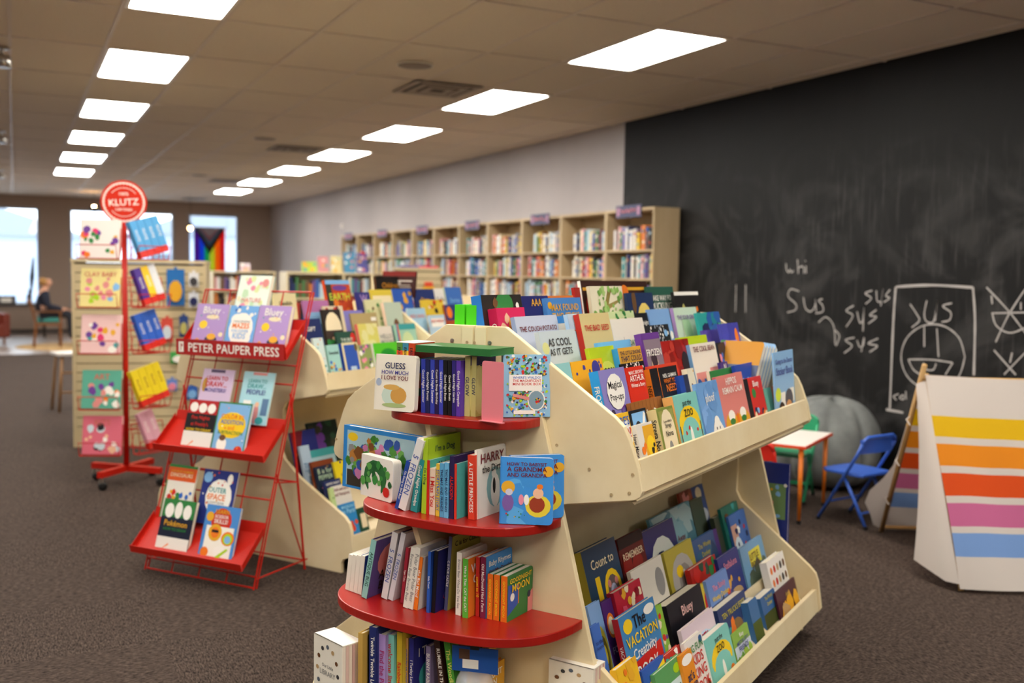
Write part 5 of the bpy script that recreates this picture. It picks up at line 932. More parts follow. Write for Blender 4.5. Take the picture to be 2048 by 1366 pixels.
# ================================================================ spinner rack with round sign
SC = (.675, 7.26)
spn = empty('spinner_rack', TR(SC[0], SC[1], 0), 'red wire spinner rack on casters with a round red sign on top', 'spinner rack')
q = MB(); q.tube([(0, 0, .09), (0, 0, 1.79)], .019, 12); q.build('post', REDW, spn, smooth=True)
for k in range(4):
    a = math.radians(47+90*k); c, s = math.cos(a), math.sin(a); L = .275
    q = MB(); w2 = .02; q.prism([(-s*w2, c*w2), (s*w2, -c*w2), (c*L+s*w2, s*L-c*w2), (c*L-s*w2, s*L+c*w2)], 'z', .085, .125); ar = q.build('base_arm', REDW, spn)
    q = MB(); q.tube([(c*L*.95, s*L*.95, .09), (c*L*.95, s*L*.95, .062)], .008, 8); q.box(c*L*.95-.012, s*L*.95-.02, .05, c*L*.95+.012, s*L*.95+.02, .066); q.build('caster_fork', STEEL, ar)
    q = MB(); q.lathe([(.01, -.011), (.029, -.011), (.03, 0), (.029, .011), (.01, .011)], 16); q.build('caster_wheel', BLACKP, ar, Matrix.Translation((c*L*.95+.01, s*L*.95, .030)) @ Matrix.Rotation(math.pi/2, 4, 'X'), smooth=True)
camdir = math.atan2(-SC[1], -SC[0])
sgn = MB(); R0 = .148
pts = ell(0, 0, R0, R0, 40); sgn.prism(pts, 'y', -.004, .004)
signm = mat('sign_gloss_red', '#c22a14', .5, spec=.15)
so = sgn.build('round_sign', signm, spn, TR(0, 0, 1.925, camdir+math.pi/2))
q = MB(); f = lambda x, z: (x, -.0048, z)
ring = []; n = 72
for k in range(n):
    a = 2*math.pi*k/n; r = .128 if k % 2 else .118; ring.append((r*math.sin(a), r*math.cos(a)))
outer = [(.134*math.sin(2*math.pi*k/n), .134*math.cos(2*math.pi*k/n)) for k in range(n)]
vs = [f(*p) for p in outer]+[f(*p) for p in ring]; q.add(vs, [(k, (k+1) % n, n+(k+1) % n, n+k) for k in range(n)], '#eedcd0')
for sgn_ in (1, -1):
    arc = [math.radians(90*sgn_-52+104*k/16) for k in range(17)]; vs = [f(.098*math.cos(a), .098*math.sin(a)) for a in arc]+[f(.0945*math.cos(a), .0945*math.sin(a)) for a in arc]; q.add(vs, [(k, k+1, 18+k, 17+k) for k in range(16)], '#eedcd0')
add_text(q, 'KLUTZ', f, 0, 0, .19, '#f2e4da', .055, .08); add_text(q, '100%', f, 0, .056, .06, '#eedcd0'); add_text(q, 'CERTIFIED', f, 0, -.05, .11, '#eedcd0'); q.build('sign_lettering', INK, so)
faces = [math.radians(-113), math.radians(-58), math.radians(40), math.radians(140)]
TZ = [1.54, 1.215, .905, .53, .22]
SPB = [[('#e8ded6', 'white craft kit with painted flowers', ['hot', 'gold', 'orange', 'purple', 'green'], ''), ('#e4d48a', 'pastel patchwork craft kit with a yellow edge', ['pink', 'sky', 'lime', 'salmon'], 'CLAY BABY'), ('#e8c0bc', 'pale pink craft kit with colourful tubes', ['teal', 'purple', 'white', 'gold', 'hot'], ''), ('#5aa890', 'green and orange craft kit', ['orange', 'salmon', 'purple', 'white'], 'ART'), ('#d86a7c', 'rosy pink craft kit with small animals', ['white', 'black', 'pale', 'peach'], 'KITS')],
       [('#4a9ad0', 'sky blue', 4), ('#4a2a8a', 'violet and yellow', 3), ('#2a5ab8', 'royal blue', 3), ('#e0c81e', 'bright yellow', 4), ('#d8a0b0', 'pink', 2)]]
for t, z in enumerate(TZ):
    for fi, a in enumerate(faces):
        n = np.array([math.cos(a), math.sin(a), 0]); sx = np.array([-math.sin(a), math.cos(a), 0]); 
        off = -.12 if fi == 0 else .09 if fi == 1 else 0
        c0 = n*.13+sx*off
        def Pk(x, y, zz): p = c0+sx*x+n*y; return (p[0], p[1], z+zz)
        q = MB(); wd = .13
        q.tube([Pk(-wd, 0, 0), Pk(-wd, .05, 0), Pk(-wd, .075, .09), Pk(wd, .075, .09), Pk(wd, .05, 0), Pk(wd, 0, 0)], .0036, 5)
        q.tube([Pk(-wd, 0, 0), Pk(wd, 0, 0)], .0036, 5); q.tube([Pk(-wd, .05, 0), Pk(wd, .05, 0)], .0036, 5)
        for x in (-wd, 0, wd): q.tube([Pk(x, 0, 0), Pk(x, -.03, .20)], .0032, 5)
        q.tube([Pk(-wd, -.03, .20), Pk(wd, -.03, .20)], .0036, 5)
        q.tube([Pk(0, -.02, .15), (0, 0, z+.15)], .004, 5)
        q.build('wire_pocket', REDW, spn)
        if fi == 0:
            cov, lab, cols, ti = SPB[0][t]; o0 = np.array(SC+(0,))+np.array(Pk(-.13, .012, .004)); up = Z*math.cos(.15)-n*math.sin(.15); yy = np.cross(up, sx)
            book('craft_kit', basis(sx, yy, up, o0), .26, .26, .03, cov, lab + ' in the ' + ['top', 'second', 'middle', 'fourth', 'lowest'][t] + ' pocket of the spinner rack', title=ti, tcol='#c86a5a', art=[('b', cols, 16, .08, .75, t+3, .1)], cat='craft kit', group='craft kits facing out on the spinner rack', ty=.9)
        if fi == 1:
            cov, lab, nb = SPB[1][t]; tot = nb*.062
            for k in range(nb):
                col = cov if not (t == 1 and k == 1) else 'yellow'
                if t == 1 and k == 2: col = '#d8dce0'
                up = Z*math.cos(.2)-n*math.sin(.2); zz = up*math.cos(.25)-sx*math.sin(.25); xx = sx*math.cos(.25)+up*math.sin(.25); yy = np.cross(zz, xx)
                o0 = np.array(SC+(0,))+np.array(Pk(0, .03, .006))+xx*(.062*k-tot/2+.045)+Z*.02
                e = empty('boxed_kit', basis(xx, yy, zz, o0), '%s narrow boxed kit with a red foot in the %s side pocket' % (lab if t != 1 else ['violet', 'yellow', 'white'][k], ['top', 'second', 'middle', 'fourth', 'lowest'][t]), 'craft kit', 'narrow boxed kits on the spinner rack')
                q = MB(); q.box(0, 0, .045, .059, .04, .255, col); q.build('box', PRINT, e)
                q = MB(); q.box(0, 0, 0, .059, .04, .045, '#d02a1e'); q.build('red_foot', PRINT, e)
                q = MB(); add_text(q, 'KLUTZ', lambda x, y: (.03+y, -.001, .15-x), 0, 0, .12, 'maroon' if col == '#e0c81e' else 'white', .018); q.build('lettering', INK, e)

# ================================================================ slatwall end behind the spinner
sw = empty('slatwall_gondola', TR(.93, 8.75, 0, -YAW*.5), 'beige slatwall gondola end with hanging toys behind the spinner rack', 'shop gondola')
beige = mat('beige_slatwall', '#c9b78e', .55); groove = mat('groove_dark', '#6e5f44', .7)
q = MB(); q.box(-.50, .022, 0, .50, .5, 1.52); q.build('core', groove, sw)
sl_me = MB(); sl_me.box(-.50, 0, 0, .50, .022, .066); sl_me = sl_me.mesh('slat', beige)
for k in range(19):
    o = put('slat', sl_me, sw); o.location = (0, 0, .10+.0745*k)
for x in (-.525, .50):
    q = MB(); q.box(x, -.005, 0, x+.025, .51, 1.525); q.build('side_panel', beige, sw)
q = MB(); q.box(-.53, -.01, 1.525, .53, .515, 1.55); q.build('top_board', beige, sw)
q = MB(); q.box(-.50, -.01, 0, .50, .0, .098); q.build('kick_plate', beige, sw)
TOYS = [((352, 575), .14, .30, '#1f6ab0', 'gold', 'bright blue carded toy with a yellow band'), ((388, 560), .08, .12, '#e0e0e0', 'dkgrey', 'white and grey blister-packed toy near the top'), ((388, 600), .08, .12, '#d8dce0', 'navy', 'white and navy blister-packed toy below the grey one'), ((368, 652), .07, .17, '#24407c', 'olive', 'navy card with a small olive toy'), ((360, 715), .15, .10, '#3f9a4a', 'white', 'green and white toy truck'), ((335, 660), .09, .2, '#c84a3c', 'pale', 'red carded toy beside the spinner'), ((345, 770), .08, .1, '#6a8ac8', 'pink', 'blue and pink small carded toy'), ((385, 785), .09, .12, '#2f5aa0', 'sky', 'blue carded toy low on the slatwall')]
mi = sw.matrix_world.inverted()
ny = np.array(sw.matrix_world.to_3x3() @ Vector((0, 1, 0))); oo = np.array(sw.matrix_world.translation)
for p, wd, hh, c, c2_, lab in TOYS:
    X = on_plane(p, ny, ny@oo-.03); l = mi @ Vector(X)
    e = empty('carded_toy', sw.matrix_world @ Matrix.Translation((l.x, -.052, l.z)), lab + ' hanging on the slatwall', 'toy', 'toys hanging on the slatwall')
    q = MB(); q.box(-wd/2, 0, -hh/2, wd/2, .004, hh/2, c); q.box(-.012, 0, hh/2, .012, .004, hh/2+.02, c); q.build('card', PRINT, e)
    q = MB(); q.prism([(a*wd*.38, -hh*.1+b*hh*.3) for a, b in ell(0, 0, 1, 1, 10)], 'y', -.03, 0, c2_); q.build('toy', PRINT, e)
    q = MB(); q.tube([(0, -.01, hh/2+.012), (0, .05, hh/2+.012)], .003, 5); q.build('hook', STEEL, e)

# ================================================================ wall bookcases and their books
wood = mat('bookcase_laminate', '#b9a27c', .5); add_noise(wood, '#ae9670', '#c2ab86', 4, 4, vec=(1, 1, .15))
signp = mat('sign_navy', '#3a3c5c', .5)
BY = [7.76, 8.61, 9.54, 10.47, 11.42, 12.33, 13.22, 14.09, 14.97, 15.87, 16.78, 17.69]
ordn = ['first', 'second', 'third', 'fourth', 'fifth', 'sixth', 'seventh', 'eighth', 'ninth', 'tenth', 'eleventh']
LEV = [1.19, 1.46, 1.735]; LN = ['third', 'second', 'top']
PAL = [('white', '#e4ded0'), ('cream', '#d8c8a0'), ('pale blue', '#a8c0d0'), ('blue', '#3a64a8'), ('navy', '#26305c'), ('teal', '#3f8c90'), ('green', '#4a7a4a'), ('yellow', '#d8b83a'), ('orange', '#d07a34'), ('red', '#b83a2c'), ('maroon', '#6a2430'), ('pink', '#d89a9c'), ('purple', '#6a5088'), ('black', '#1e1c20'), ('grey', '#8a8a8c'), ('brown', '#6e5038'), ('white', '#ece6dc'), ('cream', '#e0d4b8'), ('white', '#dcd8d4'), ('pale blue', '#b8ccd4')]
XF = 5.345
stuff = MB(); nb_ = 0; unit_cache = {}
for i in range(11):
    y0, y1 = BY[i]+.001, BY[i+1]-.001
    e = empty('bookcase', TR(XF, y0, 0), '%s tall beige bookcase from the chalkboard along the pale wall' % ordn[i], 'bookcase', 'tall bookcases along the wall')
    L = y1-y0; D = XW-.012-XF-.003
    def pb(nm, *b): q = MB(); q.box(*b); return q.build(nm, wood, e)
    pb('side_panel', 0, 0, 0, D, .022, 2.13); pb('side_panel', 0, L-.022, 0, D, L, 2.13); pb('back_panel', D-.012, .0225, .08, D, L-.0225, 2.105); pb('top_board', 0, .0225, 2.106, D, L-.0225, 2.13); pb('kick_board', .02, .0225, 0, .035, L-.0225, .08)
    for z in (.10, .37, .64, .915)+tuple(LEV): pb('shelf', .004, .0225, z-.02, D-.0125, L-.0225, z)
    for li, z in enumerate(LEV):
        y = .03+rnd.uniform(0, .04); lean = 0
        end = L-.03-rnd.choice((0, .05, .12, .2))
        while y < end-.05:
            t = rnd.uniform(.028, .05); hh = rnd.uniform(.165, .235); w_ = rnd.uniform(.12, .16); cn, cc = rnd.choice(PAL)
            if rnd.random() < .05: y += rnd.uniform(.03, .08); continue
            x = .012+rnd.uniform(0, .025)
            if i < 5 and nb_ < 296:
                key = (round(t, 3), round(hh, 2), cn)
                q = MB(); q.box(x, y, z+.0005, x+w_, y+t, z+hh, cc); q.box(x+.003, y+.003, z+hh, x+w_-.002, y+t-.003, z+hh+.0006, '#e0d4bc')
                for zz in (.25, .7): q.box(x-.0006, y+t*.15, z+hh*zz, x, y+t*.85, z+hh*(zz+.12), rnd.choice(PAL)[1])
                o = q.build('shelved_book', PRINT, None, TR(XF, y0, 0)); nb_ += 1
                tag(o, '%s spine book on the %s shelf of the %s bookcase from the chalkboard' % (cn, LN[li], ordn[i]), 'book', 'books in the wall bookcases')
            else:
                X_, Y_ = XF+x, y0+y
                stuff.box(X_, Y_, z+.0005, X_+w_, Y_+t, z+hh, cc)
                for zz in (.3, .7): stuff.box(X_-.0006, Y_+t*.15, z+hh*zz, X_, Y_+t*.85, z+hh*(zz+.1), rnd.choice(PAL)[1])
            y += t+.0012
    if i % 2 == 0:
        s_ = empty('section_sign', TR(XF-.012, y0+L*.5, 1.985+.06), 'small navy and pink section sign on the %s bookcase from the chalkboard' % ordn[i], 'sign', 'section signs on the bookcases')
        q = MB(); q.box(0, -.22, 0, .008, .22, .12); q.build('board', signp, s_)
        q = MB(); r2 = random.Random(i); zz = .06; pts = [(-.001, .13-.26*k/24, .06+r2.uniform(-.024, .024)) for k in range(25)]; q.tube(pts, .006, 4, '#d88a94'); q.box(-.001, .15, .02, 0, .2, .1, '#a87a94'); q.box(-.001, -.2, .02, 0, -.15, .1, '#a87a94'); q.build('lettering', INK, s_)
o = stuff.build('shelved_books', PRINT); tag(o, 'rows of small book spines filling the bookcases further along the wall', 'books', None, 'stuff')

# ================================================================ children's corner by the chalkboard
def chair_kids(x, y, rz, col, label):
    m = mat('chair_enamel', col, .35); e = empty('folding_chair', TR(x, y, 0, rz), label, 'chair', "children's folding chairs")
    w = .155                    # local: the sitter faces +y
    q = MB()
    for s in (-1, 1): pass
    for s in (-1, 1):
        q = MB(); q.tube([(s*w, .165, .012), (s*w, -.10, .44), (s*w, -.135, .51)], .0105, 8); q.build('front_leg', m, e, smooth=True)
        q = MB(); q.tube([(s*(w-.022), -.16, .012), (s*(w-.022), .02, .325)], .0105, 8); q.build('rear_leg', m, e, smooth=True)
        for (px, py) in ((s*w, .165), (s*(w-.022), -.16)):
            q = MB(); q.tube([(px, py, 0), (px, py, .022)], .0135, 8); q.build('rubber_foot', BLACKP, e)
    q = MB(); q.tube([(-w, -.135, .51), (-w*.93, -.142, .535), (-w*.75, -.145, .55), (w*.75, -.145, .55), (w*.93, -.142, .535), (w, -.135, .51)], .0105, 8); q.build('top_rail', m, e, smooth=True)
    q = MB(); n = 8; pts = [(-w+2*w*k/n, -.118-.018*math.sin(math.pi*k/n)) for k in range(n+1)]
    q.prism(pts+[(a, b-.004) for a, b in pts[::-1]], 'z', .45, .535); q.build('backrest', m, e)
    q = MB(); q.prism([(x_*.148, .02+y_*.15) for x_, y_ in [(-1, -.85), (-.85, -1), (.85, -1), (1, -.85), (1, .75), (.8, 1), (-.8, 1), (-1, .75)]], 'z', .305, .325); q.build('seat', m, e, bevel=.006)
    q = MB(); q.tube([(-w, .10, .125), (w, .10, .125)], .007, 6); q.build('stretcher', m, e)
    q = MB(); q.tube([(-w+.022, -.12, .09), (w-.022, -.12, .09)], .007, 6); q.build('stretcher', m, e)
    return e
chair_kids(4.60, 4.43, math.radians(8), '#3560c0', "blue metal children's folding chair beside the striped tent")
chair_kids(4.665, 5.12, math.radians(122), '#2fa070', "green metal children's folding chair in front of the grey bean bag")
chair_kids(3.84, 4.50, -AZ, '#d02418', "red metal children's folding chair tucked at the little table")
# little table, aligned with the stands
tN = np.array([4.22, 4.51, 0]); te = empty('play_table', basis(U, -V, Z, tN), "small white-topped children's table with orange-red edge and tapered orange legs", 'table')
q = MB(); q.box(-.02, -.02, .468, .62, .62, .482); q.build('table_top', mat('table_white', '#e8e0d8', .35), te, bevel=.003)
q = MB(); om = mat('orange_red_edge', '#d8451c', .4); ol = mat('orange_leg', '#e07818', .4)
q.box(-.026, -.026, .462, .626, -.0205, .480); q.box(-.026, .6205, .462, .626, .626, .480); q.box(-.026, -.0205, .462, -.0205, .6205, .480); q.box(.6205, -.0205, .462, .626, .6205, .480); q.build('edge_band', om, te)
for a, b in ((.01, .01), (.59, .01), (.01, .59), (.59, .59)):
    q = MB(); q.tube([(a, b, .02), (a, b, .467)], [.010, .0155], 10); q.build('leg', ol, te, smooth=True)
    q = MB(); q.tube([(a, b, 0), (a, b, .022)], .0125, 10); q.build('rubber_foot', BLACKP, te)
# bean bag: sagging round body with piped panels
bagm = mat('grey_canvas', '#6f7270', .95); add_noise(bagm, '#666967', '#787b78', 8, 4, bump=.3)
q = MB(); n, mm = 96, 22; vs = []; fs = []
for i in range(mm+1):
    t = i/mm; zz = .62*(1-math.cos(math.pi*t))/2; r = .405*math.sin(math.pi*min(max(t, 0), 1))**.62*(1.05-.30*t)
    for k in range(n):
        a = 2*math.pi*k/n; w_ = 1.05-.13*(1-abs(math.sin(4*a)))**2*math.sin(math.pi*t)+.03*math.sin(3*a+4*t); vs.append((r*w_*math.cos(a)+.06*t, r*w_*math.sin(a), zz+.02*math.sin(4*a)*t))
for i in range(mm):
    for k in range(n): fs.append((i*n+k, i*n+(k+1) % n, (i+1)*n+(k+1) % n, (i+1)*n+k))
q.add(vs, fs); e = empty('bean_bag', TR(5.22, 5.36, 0), 'large grey canvas bean bag slumped against the chalkboard wall', 'bean bag')
b_ = q.build('bag', bagm, e, smooth=True)
for k in range(8):
    a = 2*math.pi*k/8; pts = []
    for i in range(1, mm):
        t = i/mm; zz = .62*(1-math.cos(math.pi*t))/2; r = .405*math.sin(math.pi*t)**.62*(1.05-.30*t); w_ = .925+.03*math.sin(3*a+4*t); pts.append((r*w_*math.cos(a)+.06*t, r*w_*math.sin(a), zz+.02*math.sin(4*a)*t))
    q = MB(); q.tube(pts, .004, 5); q.build('seam', bagm, e)

# ---- striped play tent. local x: along the ridge, y: away from the chalkboard-facing viewer, z up
TX = np.array([_cy, -_sy, 0]); TY = np.array([_sy, _cy, 0]); _p = TX*2.15+TY*4.66; _d = math.radians(3.0); TX, TY = TX*math.cos(_d)-TY*math.sin(_d), TY*math.cos(_d)+TX*math.sin(_d); tO = _p+TY*.575
tent = empty('play_tent', basis(TX, TY, Z, tO), 'white canvas play tent with yellow, orange, red, pink and blue stripes on wooden poles', 'tent')
TL, TH, TB = 1.10, .985, .575
pn = np.cross(TX, TY*TB+Z*(TH-.02)); pn /= np.linalg.norm(pn); p0 = tO-TY*TB+Z*.02
def spar(yy): X = on_plane((1900, yy), pn, pn@p0); return (X[2]-.02)/(TH-.02)
edges = [(831, 873, '#d9ae10'), (887, 931, '#de861a'), (945, 990, '#d24c16'), (1004, 1050, '#c0648e'), (1063, 1110, '#7597cc')]
bounds = [0.0, spar(1166)]
cols = ['#cdc3ba', '#cdc3ba']
for a, b, c in edges[::-1]: bounds += [spar(b), spar(a)]; cols[-1:] = ['#cdc3ba', c]; cols.append('#cdc3ba')
bounds.append(1.0)
def panel(side, nm):
    q = MB(); nx = 26; rows = []; rc = []
    for i in range(len(bounds)-1):
        k = max(1, int((bounds[i+1]-bounds[i])/.04)+1)
        for j in range(k): rows.append(bounds[i]+(bounds[i+1]-bounds[i])*j/k); rc.append(cols[i] if i < len(cols) else '#cdc3ba')
    rows.append(1.0); vs = []
    rr = random.Random(3)
    for s in rows:
        for i in range(nx+1):
            x = TL*i/nx; bul = .012*math.sin(9*x+2.2*s*3)*(1-s)+.008*math.sin(23*x+5*s)*math.sin(math.pi*s)
            y = side*(TB*(1-s)+.012)+side*bul; z = .02+(TH-.02)*s-.015*math.sin(math.pi*i/nx)*s
            vs.append((x-.05*(1-s)*0, y, z))
    nr = len(rows)
    for th in (0,):
        for j in range(nr-1):
            for i in range(nx):
                f = [j*(nx+1)+i, j*(nx+1)+i+1, (j+1)*(nx+1)+i+1, (j+1)*(nx+1)+i]
                if side > 0: f = f[::-1]
                q.add([vs[k] for k in f], [(0, 1, 2, 3)], rc[j])
    o = q.build(nm, CANVAS, tent, smooth=True)
    bm = bmesh.new(); bm.from_mesh(o.data); bmesh.ops.remove_doubles(bm, verts=bm.verts, dist=1e-5); bm.to_mesh(o.data); bm.free()
    return o
CANVAS = printed('tent_canvas', .95); nt = CANVAS.node_tree; pb_ = nt.nodes['Principled BSDF']; trn = nt.nodes.new('ShaderNodeBsdfTranslucent'); mxs = nt.nodes.new('ShaderNodeMixShader'); mxs.inputs[0].default_value = .28
at_ = [n_ for n_ in nt.nodes if n_.type == 'ATTRIBUTE'][0]; outn = [n_ for n_ in nt.nodes if n_.type == 'OUTPUT_MATERIAL'][0]
nt.links.new(at_.outputs['Color'], trn.inputs['Color']); nt.links.new(pb_.outputs[0], mxs.inputs[1]); nt.links.new(trn.outputs[0], mxs.inputs[2]); nt.links.new(mxs.outputs[0], outn.inputs[0])
panel(-1, 'front_panel'); panel(1, 'rear_panel')
pole = mat('tent_pole_wood', '#b08a54', .6)
for x in (.0, TL):
    for s in (-1, 1):
        q = MB(); q.tube([(x+(.02 if s < 0 else -.012)*(1 if x == 0 else -1), s*(TB-.02), .002), (x+(.02 if s < 0 else -.012)*(1 if x == 0 else -1), -s*.03, TH+(.0 if s < 0 else .055))], .0135, 10); q.build('pole', pole, tent, smooth=True)
q = MB(); q.tube([(-.01, 0, TH-.02), (TL+.01, 0, TH-.02)], .011, 10); q.build('ridge_pole', pole, tent, smooth=True)
q = MB(); q.tube([(.0, TB-.03, .03), (TL, TB-.03, .03)], .011, 10); q.build('floor_bar', pole, tent)
def flap(pts, nm):
    q = MB(); q.add(pts, [tuple(range(len(pts)))], '#cdc3ba'); o = q.build(nm, CANVAS, tent); sd = o.modifiers.new('thick', 'SOLIDIFY'); sd.thickness = .002; return o
def patch(rows, nm):
    q = MB(); m_ = len(rows[0]); vs = [p for r in rows for p in r]; fs = [(j*m_+i, j*m_+i+1, (j+1)*m_+i+1, (j+1)*m_+i) for j in range(len(rows)-1) for i in range(m_-1)]
    q.add(vs, fs, '#cdc3ba'); return q.build(nm, CANVAS, tent, smooth=True)
patch([[(.0, -.02-TB*t*.97, TH-.03-(TH-.07)*t), (-.03-.02*t, -.015-TB*t*.9, TH-.04-(TH-.08)*t), (-.045-.08*t*t, -.01-TB*t*.62+.05*t, TH-.05-(TH-.13)*t)] for t in [k/8 for k in range(9)]], 'door_flap')
patch([[(-.02, TB*(1-t)*.98, TH-.02-(TH-.04)*(1-t)), (-.03-.05*math.exp(-((t-.12)/.18)**2), TB*(1-t)*.98-.01, TH-.02-(TH-.06)*(1-t)), (-.035-.11*math.exp(-((t-.14)/.16)**2), TB*(1-t)*.98-.03, TH-.02-(TH-.10)*(1-t)+.05*max(0, .5-t))] for t in [k/10 for k in range(8)]], 'door_flap')
for k in range(3):
    z = .25+.25*k; q = MB(); q.tube([(-.012, TB*(1-z/TH), z), (-.045, TB*(1-z/TH)-.02, z-.02), (-.03, TB*(1-z/TH)-.045, z-.05)], .003, 5); q.build('tie', mat('tie_white', '#ddd4cc', .9), tent)

# ================================================================ far part of the shop
def low_case(x, y, w, h, lab, rz=0.0, seed=1, top_items=(), shelves=None):
    r2 = random.Random(seed); M = TR(x, y, 0, rz); e = empty('low_bookcase', M, lab, 'bookcase', 'low bookcases in the middle of the shop'); D = .36
    for nm, b in (('side_panel', (-w/2, 0, 0, -w/2+.022, D, h)), ('side_panel', (w/2-.022, 0, 0, w/2, D, h)), ('back_panel', (-w/2+.0225, D-.02, .05, w/2-.0225, D, h-.03)), ('top_board', (-w/2+.0225, 0, h-.025, w/2-.0225, D, h))):
        q = MB(); q.box(*b); q.build(nm, CREAM, e)
    zs = [z for z in (h-.31, h-.60, h-.89)]
    for z in zs:
        q = MB(); q.box(-w/2+.0225, .004, z-.02, w/2-.0225, D-.0205, z); q.build('shelf', CREAM, e)
    for z in zs[:2]:
        xx = -w/2+.04
        while xx < w/2-.08:
            t = r2.uniform(.03, .05); hh = r2.uniform(.17, .25); cn, cc = r2.choice(PAL)
            q = MB(); q.box(xx, .02, z+.0005, xx+t, .17, z+hh, cc); q.box(xx+.003, .021, z+hh, xx+t-.003, .168, z+hh+.0005, '#e0d4bc')
            tag(q.build('shelved_book', PRINT, None, M), '%s book, %s shelf of the %s' % (cn, 'upper' if z == zs[0] else 'lower', lab), 'book', 'books in the low bookcases'); xx += t+.001
    return M
low_case(3.30, 16.2, 1.0, 1.46, 'low cream bookcase left of the display card', 0, 3)
low_case(4.40, 14.4, .9, 1.46, 'low cream bookcase near the far wall bookcases', 0, 5)
low_case(3.20, 11.6, .7, 1.47, 'low cream bookcase just behind the second stand', 0, 8)
def top_book(x, y, z, w, h, c, lab, rz=0.0):
    book('display_book', TR(x, y, z, rz) @ Matrix.Rotation(math.radians(-10), 4, 'X'), w, h, .02, c, lab, art=[('b', ['white', 'gold', 'salmon', 'teal'], 8, .1, .9, int(x*100), .16)], group='books standing on the low bookcases')
for k, (x, y, z, w, h, c, lab) in enumerate([(4.02, 14.46, 1.462, .16, .24, '#c88a8a', 'rosy book standing on the low bookcase near the wall bookcases'), (4.22, 14.46, 1.462, .16, .25, '#d8c890', 'cream book standing on the low bookcase near the wall bookcases'), (4.42, 14.46, 1.462, .17, .31, '#4a8ab0', 'aqua and blue book standing on the low bookcase near the wall bookcases'), (4.62, 14.46, 1.462, .17, .30, '#5a5a9c', 'violet-blue book standing on the low bookcase near the wall bookcases'), (3.05, 11.66, 1.472, .18, .12, '#a8c83a', 'lime green book lying open on the low bookcase behind the second stand'), (3.25, 16.26, 1.462, .16, .13, '#c8b4c0', 'pale mauve book standing on the low bookcase left of the display card')]): top_book(x, y, z, w, h, c, lab)
# slat-fronted gondola with leaflets on top
e = empty('slatwall_gondola', TR(3.96, 10.2, 0, -YAW*.5), 'low beige slat-fronted gondola with pink and purple leaflets on top', 'shop gondola')
q = MB(); q.box(-.24, .02, 0, .24, .45, 1.50); q.build('core', groove, e)
for k in range(19):
    q = MB(); q.box(-.24, 0, .08+.0745*k, .24, .02, .08+.0745*k+.066); q.build('slat', beige, e)
q = MB(); q.box(-.26, -.012, 1.50, .26, .46, 1.535); q.build('top_board', beige, e)
for k, (x, c, lab) in enumerate([(-.2, '#6a5aa0', 'purple leaflet stack lying on the slat-fronted gondola'), (.02, '#d8305c', 'hot pink leaflet stack lying on the slat-fronted gondola')]):
    q = MB(); q.box(0, 0, 0, .2, .26, .018, c); tag(q.build('leaflet_stack', PRINT, None, e.matrix_world @ TR(x, .06+.03*k, 1.5355, .05)), lab, 'leaflets')
for k, (x, c, c2_, lab) in enumerate([(-.12, '#c84a3c', '#6ab8a8', 'red bottle-shaped toy with teal cap hanging on the slat-fronted gondola'), (.10, '#e0b02a', '#d8482a', 'yellow bottle-shaped toy with red cap hanging on the slat-fronted gondola')]):
    q = MB(); q.prism(rrect(.14, .2, .03, True), 'y', -.04, -.002, c); o = q.build('carded_toy', PRINT, None, e.matrix_world @ TR(x-.07, -.001, 1.13)); tag(o, lab, 'toy')
    q = MB(); q.prism(rrect(.09, .05, .01, True), 'y', -.035, -.005, c2_); q.build('cap', PRINT, o, Matrix.Translation((.025, 0, .201)))
    q = MB(); q.box(.02, -.042, .03, .12, -.0405, .10, '#efe4d4'); q.build('paper_label', PRINT, o)
# potted flower on the low case
e = empty('potted_plant', TR(4.78, 14.55, 1.461), 'small potted plant with red flower on the low bookcase beside the wall bookcases', 'plant')
q = MB(); q.lathe([(.04, 0), (.055, .1), (.06, .1), (.05, .095)], 14); q.build('pot', mat('pot_teal', '#2f5a5c', .4), e)
r3 = random.Random(4)
for k in range(16):
    a = r3.uniform(0, 6.28); l = r3.uniform(.10, .2); el = r3.uniform(.5, 1.3); d = np.array([math.cos(a)*math.cos(el), math.sin(a)*math.cos(el), math.sin(el)]); s = np.array([-math.sin(a), math.cos(a), 0]); b0 = np.array([0, 0, .09]); q = MB()
    q.add([b0, b0+d*l*.5+s*.022, b0+d*l, b0+d*l*.5-s*.022], [(0, 1, 2, 3)]); q.build('leaf', mat('leaf_green', '#4a7a3a', .6) if k == 0 else bpy.data.materials['leaf_green'], e)
q = MB(); q.lathe([(.005, .24), (.045, .26), (.05, .30), (.02, .33)], 10, (-.05, 0, 0)); q.build('flower', mat('flower_red', '#b8302c', .6), e, smooth=True)
# small wooden stool with a white top
e = empty('stool', TR(.55, 11.25, 0, .2), 'wooden stool with a pale top beside the spinner rack', 'stool'); wd_ = mat('oak', '#8a6238', .5)
q = MB(); q.box(-.2, -.16, .575, .2, .16, .605); q.build('top', mat('stool_top', '#d8d0c8', .3), e, bevel=.004)
for a in (-1, 1):
    for b in (-1, 1):
        q = MB(); q.tube([(a*.19, b*.15, 0), (a*.15, b*.12, .575)], .015, 8); q.build('leg', wd_, e, smooth=True)
for z in (.2, .4):
    q = MB(); f_ = 1-z/.575*.22; q.tube([(-.19*f_, -.15*f_, z), (.19*f_, -.15*f_, z)], .009, 6); q.build('rung', wd_, e)
